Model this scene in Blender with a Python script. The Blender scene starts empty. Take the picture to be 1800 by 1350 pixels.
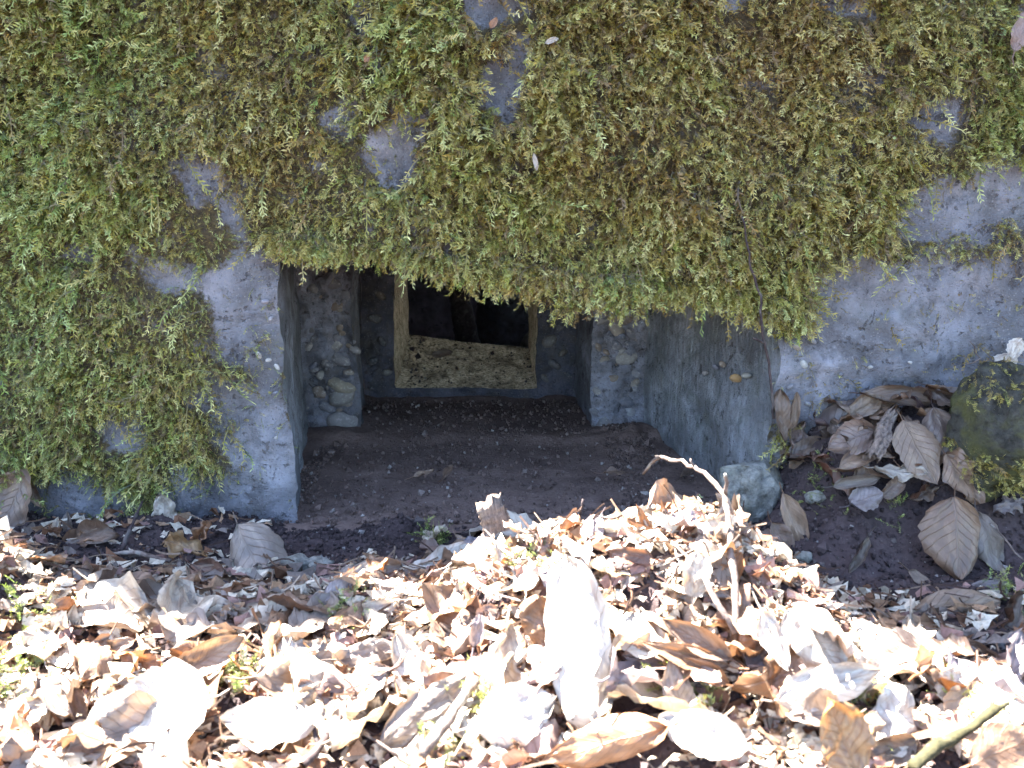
import bpy, bmesh, math, random
import numpy as np
from mathutils import Vector, Matrix, Euler

R = math.radians
rng = np.random.default_rng(7)
random.seed(7)
scene = bpy.context.scene
COL = scene.collection

# ------------------------------------------------------------------ camera
PITCH = 13.0
CAM = Vector((0.0, -0.90, 0.386))
FPX = 1360.0                       # focal length in pixels of the 1800 px wide photograph
cam_data = bpy.data.cameras.new('camera')
cam_data.sensor_width = 36.0
cam_data.lens = 36.0 * FPX / 1800.0
cam_data.clip_start = 0.01
cam_data.clip_end = 500.0
cam_data.dof.use_dof = True
cam_data.dof.focus_distance = 1.0
cam_data.dof.aperture_fstop = 9.0
cam = bpy.data.objects.new('camera', cam_data)
cam.location = CAM
cam.rotation_euler = (R(90 - PITCH), 0, 0)
COL.objects.link(cam)
scene.camera = cam

# ------------------------------------------------------------------ sky, sun, exposure
# the sun stands behind the wall and to the left; the wall shades the strip of ground at its foot
KX, KY = 0.50, -0.29               # drift of a shadow per metre of height
SUN_EL = math.atan(1.0 / math.hypot(KX, KY))
to_sun = Vector((-KX, -KY, 1.0)).normalized()
world = bpy.data.worlds.new('World')
scene.world = world
world.use_nodes = True
wn = world.node_tree.nodes
wl = world.node_tree.links
wn.clear()
sky = wn.new('ShaderNodeTexSky')
sky.sky_type = 'NISHITA'
sky.sun_disc = False
sky.sun_elevation = SUN_EL
sky.sun_rotation = math.atan2(to_sun.x, to_sun.y)
bg = wn.new('ShaderNodeBackground')
bg.inputs['Strength'].default_value = 0.055
wo = wn.new('ShaderNodeOutputWorld')
wl.new(sky.outputs[0], bg.inputs['Color'])
wl.new(bg.outputs[0], wo.inputs['Surface'])

sun_data = bpy.data.lights.new('sun', 'SUN')
sun_data.energy = 5.0
sun_data.angle = R(0.5)
sun_data.color = (1.0, 0.95, 0.86)
sun = bpy.data.objects.new('sun', sun_data)
sun.rotation_euler = (-to_sun).to_track_quat('-Z', 'Y').to_euler()
sun.location = to_sun * 5
COL.objects.link(sun)

vs = scene.view_settings
vs.view_transform = 'Standard'
vs.look = 'None'
vs.gamma = 1.0
vs.use_curve_mapping = False
vs.exposure = 4.6
scene.cycles.max_bounces = 6
scene.cycles.diffuse_bounces = 3
scene.cycles.glossy_bounces = 2
scene.cycles.transmission_bounces = 4
scene.cycles.use_adaptive_sampling = True
scene.cycles.adaptive_threshold = 0.02
scene.cycles.use_denoising = True

# ------------------------------------------------------------------ pixel <-> place helpers
FWD = Vector((0, math.cos(R(PITCH)), -math.sin(R(PITCH))))
UP = Vector((0, math.sin(R(PITCH)), math.cos(R(PITCH))))

def ray(px, py):
    return Vector((1, 0, 0)) * ((px - 900) / FPX) + UP * ((675 - py) / FPX) + FWD

def at(px, py, Y):
    """point of the plane y = Y that the photograph shows at px, py"""
    d = ray(px, py)
    t = (Y - CAM.y) / d.y
    return CAM + d * t

def to_px(x, y, z):
    x = np.asarray(x, float); y = np.asarray(y, float) - CAM.y; z = np.asarray(z, float) - CAM.z
    w = y * FWD.y + z * FWD.z
    v = y * UP.y + z * UP.z
    return 900 + FPX * x / w, 675 - FPX * v / w

# ------------------------------------------------------------------ numpy noise
_perm = np.random.default_rng(3).random((64, 64, 64)).astype(np.float32)

def vnoise(x, y, z=0.0):
    x = np.asarray(x, float); y = np.asarray(y, float); z = np.broadcast_to(np.asarray(z, float), x.shape)
    xi = np.floor(x).astype(int); yi = np.floor(y).astype(int); zi = np.floor(z).astype(int)
    fx = x - xi; fy = y - yi; fz = z - zi
    fx = fx * fx * (3 - 2 * fx); fy = fy * fy * (3 - 2 * fy); fz = fz * fz * (3 - 2 * fz)
    def c(i, j, k):
        return _perm[(xi + i) & 63, (yi + j) & 63, (zi + k) & 63]
    a = c(0, 0, 0) * (1 - fx) + c(1, 0, 0) * fx
    b = c(0, 1, 0) * (1 - fx) + c(1, 1, 0) * fx
    d = c(0, 0, 1) * (1 - fx) + c(1, 0, 1) * fx
    e = c(0, 1, 1) * (1 - fx) + c(1, 1, 1) * fx
    return ((a * (1 - fy) + b * fy) * (1 - fz) + (d * (1 - fy) + e * fy) * fz) * 2 - 1

def fbm(x, y, z=0.0, o=4, gain=0.5):
    s = 0.0; a = 1.0; f = 1.0
    for i in range(o):
        s = s + a * vnoise(np.asarray(x) * f + 13.1 * i, np.asarray(y) * f + 7.7 * i, np.asarray(z) * f + 3.3 * i)
        a *= gain; f *= 2.03
    return s

def sstep(a, b, x):
    t = np.clip((np.asarray(x, float) - a) / (b - a), 0, 1)
    return t * t * (3 - 2 * t)

# ------------------------------------------------------------------ object helpers
def link(name, mesh, parent=None, mat=None):
    o = bpy.data.objects.new(name, mesh)
    COL.objects.link(o)
    if mat is not None and not mesh.materials:
        mesh.materials.append(mat)
    if parent is not None:
        o.parent = parent
    return o

def tag(o, label=None, cat=None, group=None, kind=None):
    if label: o['label'] = label
    if cat: o['category'] = cat
    if group: o['group'] = group
    if kind: o['kind'] = kind
    return o

def empty(name, loc=(0, 0, 0)):
    o = bpy.data.objects.new(name, None)
    o.location = loc
    o.empty_display_size = 0.05
    COL.objects.link(o)
    return o

def mesh_np(name, V, F, smooth=True):
    """F: list of faces, or an (n, k) array"""
    me = bpy.data.meshes.new(name)
    V = np.asarray(V, np.float32)
    if isinstance(F, np.ndarray):
        n, k = F.shape
        me.vertices.add(len(V)); me.vertices.foreach_set('co', V.ravel())
        me.loops.add(n * k); me.loops.foreach_set('vertex_index', F.astype(np.int32).ravel())
        me.polygons.add(n)
        me.polygons.foreach_set('loop_start', np.arange(0, n * k, k, dtype=np.int32))
        me.polygons.foreach_set('loop_total', np.full(n, k, np.int32))
    else:
        me.from_pydata(V.tolist(), [], F)
    me.update(calc_edges=True)
    if smooth:
        me.polygons.foreach_set('use_smooth', np.ones(len(me.polygons), bool))
    return me

def grid_faces(nu, nv):
    i = np.arange(nu - 1)[:, None] * nv + np.arange(nv - 1)[None, :]
    return np.stack([i, i + nv, i + nv + 1, i + 1], -1).reshape(-1, 4)

def attr(me, name, data, typ='FLOAT', dom='POINT'):
    a = me.attributes.new(name, typ, dom)
    d = np.asarray(data, np.float32 if typ != 'INT' else np.int32)
    a.data.foreach_set('vector' if typ == 'FLOAT_VECTOR' else ('color' if typ.endswith('COLOR') else 'value'), d.ravel())

# ------------------------------------------------------------------ materials
class NT:
    def __init__(s, name):
        s.m = bpy.data.materials.new(name); s.m.use_nodes = True
        s.t = s.m.node_tree; s.t.nodes.clear()
        s.out = s.n('ShaderNodeOutputMaterial')
    def n(s, typ, **kw):
        nd = s.t.nodes.new(typ)
        for k, v in kw.items():
            if k.startswith('i_'):
                nd.inputs[k[2:].replace('_', ' ')].default_value = v
            else:
                setattr(nd, k, v)
        return nd
    def l(s, a, b): s.t.links.new(a, b)
    def noise(s, vec, scale, detail=4, rough=0.55, dist=0.0):
        nd = s.n('ShaderNodeTexNoise'); nd.inputs['Scale'].default_value = scale
        nd.inputs['Detail'].default_value = detail; nd.inputs['Roughness'].default_value = rough
        nd.inputs['Distortion'].default_value = dist
        if vec is not None: s.l(vec, nd.inputs['Vector'])
        return nd.outputs[0]
    def ramp(s, fac, stops, interp='LINEAR'):
        nd = s.n('ShaderNodeValToRGB'); cr = nd.color_ramp; cr.interpolation = interp
        while len(cr.elements) < len(stops): cr.elements.new(0.5)
        for e, (p, c) in zip(cr.elements, stops):
            e.position = p; e.color = (c, c, c, 1) if isinstance(c, (int, float)) else (*c, 1)
        s.l(fac, nd.inputs[0]); return nd.outputs[0]
    def mix(s, fac, a, b, typ='MIX'):
        nd = s.n('ShaderNodeMix', data_type='RGBA', blend_type=typ)
        for sock, v in ((nd.inputs[0], fac), (nd.inputs[6], a), (nd.inputs[7], b)):
            if isinstance(v, (int, float)): sock.default_value = v
            elif isinstance(v, tuple): sock.default_value = (*v, 1)
            else: s.l(v, sock)
        return nd.outputs[2]
    def math(s, op, a, b=None, clamp=False):
        nd = s.n('ShaderNodeMath', operation=op, use_clamp=clamp)
        for sock, v in ((nd.inputs[0], a), (nd.inputs[1], b)):
            if v is None: continue
            if isinstance(v, (int, float)): sock.default_value = v
            else: s.l(v, sock)
        return nd.outputs[0]
    def bump(s, h, strength, dist, normal=None):
        nd = s.n('ShaderNodeBump'); nd.inputs['Strength'].default_value = strength
        nd.inputs['Distance'].default_value = dist
        s.l(h, nd.inputs['Height'])
        if normal is not None: s.l(normal, nd.inputs['Normal'])
        return nd.outputs[0]
    def principled(s, col, rough=0.8, normal=None, spec=0.3):
        p = s.n('ShaderNodeBsdfPrincipled')
        if isinstance(col, tuple): p.inputs['Base Color'].default_value = (*col, 1)
        else: s.l(col, p.inputs['Base Color'])
        if isinstance(rough, (int, float)): p.inputs['Roughness'].default_value = rough
        else: s.l(rough, p.inputs['Roughness'])
        p.inputs['Specular IOR Level'].default_value = spec
        if normal is not None: s.l(normal, p.inputs['Normal'])
        return p.outputs[0]
    def done(s, sh):
        s.l(sh, s.out.inputs['Surface']); return s.m
    def pos(s): return s.n('ShaderNodeNewGeometry').outputs['Position']
    def attr(s, name, typ='GEOMETRY'):
        nd = s.n('ShaderNodeAttribute'); nd.attribute_name = name; nd.attribute_type = typ; return nd
    def scaled(s, vec, sc):
        nd = s.n('ShaderNodeMapping'); nd.inputs['Scale'].default_value = sc
        s.l(vec, nd.inputs['Vector']); return nd.outputs[0]

def mat_concrete(name, tone=(0.118, 0.119, 0.136), streak=0.0, humus=False, dirt=0.35, algae=0.15):
    t = NT(name); p = t.pos()
    big = t.noise(p, 9, 5, 0.6)
    mid = t.noise(p, 55, 5, 0.65)
    fine = t.noise(p, 420, 3, 0.7)
    c = t.ramp(big, [(0.3, tuple(0.42 * k for k in tone)), (0.46, tone), (0.68, tuple(min(1, 2.1 * k) for k in tone))])
    c = t.mix(t.ramp(t.noise(t.scaled(p, (30, 30, 5)), 1.0, 5, 0.65), [(0.52, 0.0), (0.72, 0.5)]), c, (0.060, 0.050, 0.042))
    c = t.mix(t.ramp(t.noise(p, 24, 6, 0.7, 0.6), [(0.5, 0.0), (0.66, 0.75)]), c, tuple(0.42 * k for k in tone))
    c = t.mix(t.ramp(mid, [(0.45, 0.0), (0.7, dirt)]), c, (0.10, 0.085, 0.075))
    c = t.mix(t.ramp(t.noise(p, 14, 4, 0.6, 0.4), [(0.52, 0.0), (0.75, algae)]), c, (0.09, 0.12, 0.07))
    # crisp dark remnants of lichen, and pale lime bloom
    rem = t.noise(p, 34, 8, 0.72, 0.8)
    c = t.mix(t.ramp(rem, [(0.60, 0.0), (0.64, 0.85)]), c, (0.022, 0.019, 0.020))
    c = t.mix(t.ramp(t.noise(p, 17, 8, 0.75, 0.3), [(0.58, 0.0), (0.72, 0.6)]), c, tuple(min(1, 2.3 * k) for k in tone))
    # sand grains: pale and dark
    vor = t.n('ShaderNodeTexVoronoi'); vor.inputs['Scale'].default_value = 260; t.l(p, vor.inputs['Vector'])
    c = t.mix(t.math('MULTIPLY', t.ramp(vor.outputs['Distance'], [(0.16, 1.0), (0.3, 0.0)]), 0.55), c,
              t.mix(t.ramp(vor.outputs['Color'], [(0.45, 0.0), (0.55, 1.0)]), (0.05, 0.045, 0.042), (0.23, 0.22, 0.22)))
    pit = t.ramp(t.math('ADD', t.noise(p, 120, 3, 0.6), t.math('MULTIPLY', t.noise(p, 13, 3, 0.6), 0.6)), [(0.60, 0.0), (0.66, 1.0)])
    c = t.mix(pit, t.mix(0.6, c, (0.06, 0.05, 0.045)), c)
    h = t.math('ADD', t.math('MULTIPLY', mid, 1.3), t.math('MULTIPLY', fine, 0.6))
    h = t.math('ADD', h, t.math('MULTIPLY', pit, 0.7))
    if streak:
        st = t.noise(t.scaled(p, (150, 150, 6)), 1.0, 4, 0.6)
        c = t.mix(t.ramp(st, [(0.4, 0.0), (0.68, streak)]), c, (0.07, 0.075, 0.07))
        h = t.math('ADD', h, t.math('MULTIPLY', st, 0.8))
    if humus:
        m = t.attr('moss').outputs['Fac']
        mm = t.math('ADD', m, t.math('MULTIPLY', t.math('SUBTRACT', t.noise(p, 120, 6, 0.75), 0.5), 2.2))
        hum = t.ramp(t.noise(p, 130, 4, 0.7), [(0.3, (0.015, 0.011, 0.006)), (0.55, (0.055, 0.04, 0.015)), (0.75, (0.10, 0.08, 0.032))])
        c = t.mix(t.ramp(mm, [(0.42, 0.0), (0.80, 0.95)]), c, hum)
    n = t.bump(h, 0.9, 0.006)
    return t.done(t.principled(c, 0.82, n, 0.3))

def mat_pebble():
    t = NT('pebble_stone'); p = t.pos()
    oi = t.n('ShaderNodeObjectInfo')
    c = oi.outputs['Color']
    c = t.mix(t.ramp(t.noise(p, 60, 4, 0.6), [(0.35, 0.55), (0.7, 0.0)]), c, (0.12, 0.11, 0.105))
    c = t.mix(t.ramp(t.noise(p, 240, 2), [(0.55, 0.0), (0.7, 0.4)]), c, (0.42, 0.40, 0.38))
    n = t.bump(t.noise(p, 180, 4, 0.65), 0.5, 0.002)
    return t.done(t.principled(c, 0.7, n, 0.35))

def mat_soil(name, dark=(0.016, 0.011, 0.012), light=(0.060, 0.044, 0.046), grain=0.3):
    t = NT(name); p = t.pos()
    a = t.noise(p, 22, 5, 0.65); b = t.noise(p, 190, 4, 0.7); d = t.noise(p, 6, 3, 0.5)
    c = t.ramp(t.math('ADD', t.math('MULTIPLY', a, 0.55), t.math('MULTIPLY', b, 0.45)), [(0.34, dark), (0.62, light)])
    c = t.mix(t.ramp(d, [(0.4, 0.0), (0.7, 0.35)]), c, (0.07, 0.05, 0.045))
    vor = t.n('ShaderNodeTexVoronoi'); vor.inputs['Scale'].default_value = 190; t.l(p, vor.inputs['Vector'])
    c = t.mix(t.math('MULTIPLY', t.ramp(vor.outputs['Distance'], [(0.10, 0.8), (0.17, 0.0)]), grain), c, (0.17, 0.155, 0.15))
    h = t.math('ADD', a, t.math('MULTIPLY', b, 0.5))
    return t.done(t.principled(c, 0.95, t.bump(h, 0.8, 0.006), 0.15))

def mat_sand():
    t = NT('tan_sand'); p = t.pos()
    st = t.noise(t.scaled(p, (150, 320, 420)), 1.0, 6, 0.75)
    b = t.noise(p, 75, 8, 0.78)
    c = t.ramp(st, [(0.38, (0.12, 0.08, 0.05)), (0.50, (0.56, 0.44, 0.29)), (0.64, (0.84, 0.71, 0.53))])
    c = t.mix(t.ramp(t.noise(p, 28, 7, 0.72, 0.5), [(0.50, 0.0), (0.64, 0.75)]), c, (0.11, 0.075, 0.05))
    c = t.mix(t.ramp(b, [(0.55, 0.0), (0.59, 0.9)]), c, (0.04, 0.027, 0.02))
    return t.done(t.principled(c, 0.95, t.bump(t.math('ADD', st, b), 0.8, 0.006), 0.1))

def mat_jamb():
    t = NT('tan_board_marked'); p = t.pos()
    st = t.noise(t.scaled(p, (420, 420, 26)), 1.0, 5, 0.7)
    c = t.ramp(st, [(0.40, (0.13, 0.088, 0.055)), (0.50, (0.56, 0.44, 0.29)), (0.64, (0.82, 0.69, 0.50))])
    return t.done(t.principled(c, 0.95, t.bump(st, 0.9, 0.004), 0.1))

def mat_moss():
    t = NT('moss_frond')
    tip = t.attr('along').outputs['Fac']
    tint = t.attr('tint', 'INSTANCER').outputs['Fac']
    rnd = t.attr('rnd', 'INSTANCER').outputs['Fac']
    young = t.ramp(tint, [(0.0, (0.225, 0.130, 0.026)), (0.3, (0.255, 0.188, 0.030)), (0.6, (0.235, 0.218, 0.034)), (1.0, (0.165, 0.235, 0.044))])
    old = t.ramp(tint, [(0.0, (0.026, 0.015, 0.006)), (0.5, (0.042, 0.029, 0.009)), (1.0, (0.030, 0.032, 0.010))])  # old growth is brown; darkened further to deepen the shade between fronds
    pale = (0.52, 0.51, 0.24)  # pale young tips, brightened further to put highlights into the colour
    c = t.mix(t.ramp(tip, [(0.1, 0.0), (0.75, 1.0)]), old, young)
    f = t.math('MULTIPLY', t.ramp(tip, [(0.45, 0.0), (1.0, 1.0)]), t.ramp(rnd, [(0.35, 0.0), (1.0, 1.0)]))
    c = t.mix(f, c, pale)
    c = t.mix(t.ramp(rnd, [(0.05, 0.85), (0.22, 0.0)]), c, (0.10, 0.060, 0.026))
    d = t.principled(c, 0.42, None, 0.5)
    tr = t.n('ShaderNodeBsdfTranslucent'); t.l(c, tr.inputs['Color'])
    mx = t.n('ShaderNodeMixShader'); mx.inputs[0].default_value = 0.14
    t.l(d, mx.inputs[1]); t.l(tr.outputs[0], mx.inputs[2])
    return t.done(mx.outputs[0])

def mat_leaf():
    t = NT('dead_leaf'); oi = t.n('ShaderNodeObjectInfo')
    col = oi.outputs['Color']; rnd = oi.outputs['Random']
    uv = t.attr('leaf_uv').outputs['Vector']
    sx = t.n('ShaderNodeSeparateXYZ'); t.l(uv, sx.inputs[0])
    u, v = sx.outputs[0], sx.outputs[1]
    au = t.math('ABSOLUTE', u)
    # side veins leave the midrib forwards
    ph = t.math('SUBTRACT', t.math('MULTIPLY', v, 9.0), t.math('MULTIPLY', au, 2.6))
    fr = t.math('ABSOLUTE', t.math('SUBTRACT', t.math('FRACT', ph), 0.5))
    vein = t.math('MAXIMUM', t.ramp(fr, [(0.0, 1.0), (0.09, 0.0)]), t.ramp(au, [(0.015, 1.0), (0.05, 0.0)]))
    off = t.n('ShaderNodeVectorMath', operation='MULTIPLY_ADD')
    cmb = t.n('ShaderNodeCombineXYZ'); t.l(rnd, cmb.inputs[0]); t.l(rnd, cmb.inputs[1])
    t.l(cmb.outputs[0], off.inputs[0]); off.inputs[1].default_value = (37, 61, 0); t.l(uv, off.inputs[2])
    blot = t.noise(off.outputs[0], 2.6, 5, 0.62, 0.5)
    spots = t.noise(off.outputs[0], 13, 3, 0.6)
    c = t.mix(t.ramp(blot, [(0.34, 0.9), (0.60, 0.0)]), col, t.mix(1.0, col, (0.36, 0.28, 0.27), 'MULTIPLY'))
    c = t.mix(t.ramp(blot, [(0.54, 0.0), (0.75, 0.6)]), c, t.mix(0.4, col, (0.40, 0.33, 0.26)))
    c = t.mix(t.ramp(spots, [(0.62, 0.0), (0.7, 0.65)]), c, (0.05, 0.03, 0.02))
    c = t.mix(t.math('MULTIPLY', vein, 0.30), c, t.mix(1.0, col, (0.55, 0.42, 0.34), 'MULTIPLY'))
    geo = t.n('ShaderNodeNewGeometry')
    c = t.mix(t.math('MULTIPLY', geo.outputs['Backfacing'], 0.2), c, (0.30, 0.23, 0.17))
    h = t.math('ADD', t.math('MULTIPLY', vein, -0.8), t.math('MULTIPLY', spots, 0.5))
    n = t.bump(h, 0.6, 0.0012)
    d = t.principled(c, t.ramp(blot, [(0.3, 0.32), (0.7, 0.55)]), n, 0.6)
    tr = t.n('ShaderNodeBsdfTranslucent'); t.l(t.mix(1.0, c, (1.0, 0.80, 0.58), 'MULTIPLY'), tr.inputs['Color'])
    mx = t.n('ShaderNodeMixShader'); mx.inputs[0].default_value = 0.2
    t.l(d, mx.inputs[1]); t.l(tr.outputs[0], mx.inputs[2])
    return t.done(mx.outputs[0])

def mat_vcol(name, rough=0.9, transl=0.0):
    t = NT(name); c = t.attr('tone').outputs['Color']; p = t.pos()
    c = t.mix(t.ramp(t.noise(p, 300, 3, 0.6), [(0.35, 0.5), (0.65, 0.0)]), c, t.mix(1.0, c, (0.4, 0.36, 0.34), 'MULTIPLY'))
    d = t.principled(c, rough, t.bump(t.noise(p, 500, 3), 0.4, 0.001), 0.2)
    if not transl: return t.done(d)
    tr = t.n('ShaderNodeBsdfTranslucent'); t.l(c, tr.inputs['Color'])
    mx = t.n('ShaderNodeMixShader'); mx.inputs[0].default_value = transl
    t.l(d, mx.inputs[1]); t.l(tr.outputs[0], mx.inputs[2])
    return t.done(mx.outputs[0])

def mat_bark(name, a, b, lichen=0.3, stretch=None):
    t = NT(name)
    p = t.n('ShaderNodeTexCoord').outputs['Object']
    v = t.scaled(p, stretch) if stretch else p
    f = t.noise(v, 1.0 if stretch else 120, 5, 0.65)
    c = t.ramp(f, [(0.32, a), (0.65, b)])
    c = t.mix(t.ramp(t.noise(p, 70, 3), [(0.55, 0.0), (0.66, lichen)]), c, (0.42, 0.42, 0.38))
    return t.done(t.principled(c, 0.85, t.bump(f, 0.8, 0.002), 0.2))

def mat_stone(name, base=(0.36, 0.37, 0.36), moss=0.3):
    t = NT(name); p = t.pos()
    c = t.ramp(t.noise(p, 70, 8, 0.72), [(0.36, tuple(0.4 * k for k in base)), (0.55, base), (0.75, tuple(1.35 * k for k in base))])
    c = t.mix(t.ramp(t.noise(p, 26, 4, 0.6, 0.3), [(0.45, 0.0), (0.62, moss)]), c, (0.085, 0.085, 0.03))
    n = t.bump(t.math('ADD', t.noise(p, 90, 8, 0.75), t.math('MULTIPLY', t.noise(p, 300, 3), 0.4)), 1.0, 0.010)
    return t.done(t.principled(c, 0.9, n, 0.2))

M_WALL = mat_concrete('concrete_mossy', humus=True)
M_CHEEK = mat_concrete('concrete_board_marked', tone=(0.185, 0.195, 0.220), streak=0.4, algae=0.35, dirt=0.45)
M_STEP = mat_concrete('concrete_rough', tone=(0.135, 0.138, 0.165), dirt=0.6, algae=0.1)
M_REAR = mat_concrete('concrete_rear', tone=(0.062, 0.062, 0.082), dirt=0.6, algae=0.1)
M_DARK = mat_concrete('concrete_room', tone=(0.15, 0.135, 0.16), dirt=0.6)
M_PEB = mat_pebble()
M_SOIL = mat_soil('soil')
M_FLOOR = mat_soil('floor_dirt', (0.088, 0.058, 0.050), (0.205, 0.145, 0.125), 0.3)
M_SAND = mat_sand()
M_JAMB = mat_jamb()
M_MOSS = mat_moss()
M_LEAF = mat_leaf()
M_LITTER = mat_vcol('litter', 0.8, 0.25)
M_CRUMB = mat_vcol('crumbs', 0.95)
M_TWIG = mat_bark('twig_bark', (0.035, 0.024, 0.020), (0.15, 0.115, 0.10), 0.3)
M_TWIGD = mat_bark('twig_dark', (0.018, 0.012, 0.013), (0.055, 0.040, 0.040), 0.1)
M_WOOD = mat_bark('rotten_wood', (0.045, 0.032, 0.028), (0.19, 0.145, 0.12), 0.1, (260, 260, 30))
M_BARK = mat_bark('bark_sheet', (0.20, 0.11, 0.07), (0.50, 0.36, 0.27), 0.1, (220, 25, 220))
M_STEM = mat_bark('green_stem', (0.016, 0.016, 0.007), (0.042, 0.036, 0.017), 0.15)
M_STONE = mat_stone('chunk_stone', (0.30, 0.295, 0.27), 0.25)
M_MSTONE = mat_stone('mossy_stone', (0.060, 0.058, 0.05), 0.9)

# ------------------------------------------------------------------ ground
def G(x, y):
    x = np.asarray(x, float); y = np.asarray(y, float)
    g = lambda cx, cy, sx, sy: np.exp(-((x - cx) / sx) ** 2 - ((y - cy) / sy) ** 2)
    near = sstep(-1.4, -0.8, y) * (1 - sstep(0.8, 1.6, np.abs(x)))
    sy = np.where(y < -0.27, 0.13, 0.07)
    z = 0.080 * g(0.09, -0.27, 0.16, sy) + 0.042 * g(0.165, -0.262, 0.08, sy * .75) + 0.03 * g(0.225, -0.335, 0.05, 0.06)
    z = z + 0.080 * g(-0.485, -0.275, 0.065, 0.07) + 0.03 * g(-0.62, -0.17, 0.12, 0.10) + 0.02 * g(-0.25, -0.26, 0.16, 0.06)
    bank = sstep(0.27, 0.40, x) * sstep(-0.17, -0.01, y)
    z = z + 0.15 * bank * (0.85 + 0.25 * sstep(0.4, 0.62, x))
    z = z - 0.012 * g(-0.05, -0.06, 0.18, 0.05)
    z = z + 0.020 * g(0.55, -0.42, 0.3, 0.08) + 0.012
    z = z + near * (0.010 * fbm(x * 14, y * 14, 1.7, 3) + 0.0055 * fbm(x * 45, y * 45, 4.1, 4, 0.6))
    z = z - 0.02 * sstep(-0.03, 0.01, y) * (1 - sstep(0.26, 0.34, x)) * sstep(-0.30, -0.25, x)
    return z

def ground_hit(px, py):
    d = ray(px, py)
    ts = np.linspace(0.25, 1.6, 1400)
    P = np.array(CAM)[None, :] + np.array(d)[None, :] * ts[:, None]
    below = P[:, 2] < G(P[:, 0], P[:, 1])
    below |= P[:, 1] > -0.004
    i = int(np.argmax(below)) if below.any() else len(ts) - 1
    return Vector(P[i])

gx = np.concatenate([[-40, -15, -6, -3, -1.8, -1.2], np.arange(-0.95, 0.951, 0.006), [1.2, 1.8, 3, 6, 15, 40]])
gy = np.concatenate([[-40, -15, -6, -3, -1.8, -1.2, -1.0], np.arange(-0.80, 0.031, 0.006)])
GX, GY = np.meshgrid(gx, gy, indexing='ij')
GZ = G(GX, GY)
V = np.stack([GX, GY, GZ], -1).reshape(-1, 3)
ground = link('ground', mesh_np('ground', V, grid_faces(len(gx), len(gy))), None, M_SOIL)
tag(ground, 'dark crumbly soil at the foot of the concrete wall', None, None, 'structure')

# ------------------------------------------------------------------ bunker
XL, XR = -0.268, 0.312             # opening in the front face
Y1, Y2, Y3 = 0.38, 0.62, 0.78      # step, rear wall, back of the frame
def lintel(x):
    return 0.346 - 0.125 * (np.asarray(x, float) - XL)

bunker = empty('bunker', (0, 0, 0))
tag(bunker, 'moss grown concrete bunker front with a stepped rectangular loophole', 'bunker')

def wob(P, amp=0.006, f=11.0):
    """the same wobble for every sheet, so that sheets that share an edge stay closed"""
    x, y, z = P[:, 0], P[:, 1], P[:, 2]
    Q = P.copy()
    Q[:, 0] += amp * fbm(x * f, y * f, z * f, 4, 0.6)
    Q[:, 1] += amp * fbm(x * f + 31, y * f + 5, z * f, 4, 0.6)
    Q[:, 2] += amp * fbm(x * f + 11, y * f + 57, z * f, 4, 0.6)
    h = 62.0
    for i in range(3):
        Q[:, i] += 0.0022 * fbm(x * h + 9 * i, y * h + 4 * i, z * h, 3) * (amp > .005)
    return Q

# bare patches of the moss, as places on the wall: x, z, half sizes, strength, turn
BARE = [(700, 295, 58, 48, 1.1, 0), (742, 228, 26, 42, 1, 0), (884, 150, 22, 62, 1.1, 8), (912, 95, 24, 26, .9, 0), (868, 18, 58, 46, 1, 0),
        (642, 45, 20, 70, .8, 0), (730, 130, 24, 22, .7, 0), (410, 395, 26, 62, 1.1, -15), (352, 322, 45, 28, 1, 0), (360, 360, 30, 40, .5, 0),
        (440, 525, 75, 62, 1.2, 10), (330, 500, 60, 26, .8, 0), (410, 590, 42, 45, .9, 0), (480, 610, 30, 150, .75, 0), (215, 770, 42, 32, 1.1, 20),
        (400, 715, 60, 40, .8, 0), (440, 780, 60, 60, .7, 0), (485, 830, 26, 80, 1.2, 0), (420, 905, 120, 50, 1.2, 0), (330, 860, 50, 36, .8, 0), (120, 885, 110, 36, .9, 0),
        (150, 460, 24, 14, .6, 0), (1690, 375, 110, 42, 1.3, -12), (1780, 350, 80, 40, 1.1, 0), (1640, 222, 55, 46, .9, 0), (1700, 190, 30, 26, .5, 0), (1560, 560, 150, 70, 1.2, -20),
        (1650, 640, 260, 85, 1.4, 0), (1500, 500, 55, 60, 1.1, 0), (1760, 540, 70, 60, 1, 0), (1430, 660, 60, 80, 1.1, 0), (1480, 15, 60, 26, .6, 0), (1335, 160, 40, 16, .6, 0),
        (1290, 15, 26, 26, .8, 0), (380, 130, 60, 22, .5, 0), (600, 190, 40, 30, .6, 0), (910, 300, 50, 30, .45, 0), (1520, 150, 30, 30, .6, 0), (1500, 270, 40, 26, .4, 0)]

def bare(x, z):
    px, py = to_px(x, np.zeros_like(x), z)
    j = 18 * fbm(x * 34, z * 34, 9.0, 3)
    k = 18 * fbm(x * 34, z * 34, 19.0, 3)
    b = np.zeros_like(x)
    for (cx, cy, rx, ry, s, a) in BARE:
        dx, dy = (px + j - cx) / 1.0, (py + k - cy + 14) / 1.1
        c, sn = math.cos(R(a)), math.sin(R(a))
        q = ((dx * c + dy * sn) / rx) ** 2 + ((-dx * sn + dy * c) / ry) ** 2
        b = np.maximum(b, s * (1 - sstep(0.2, 1.7, q)))
    return b, px, py

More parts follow.
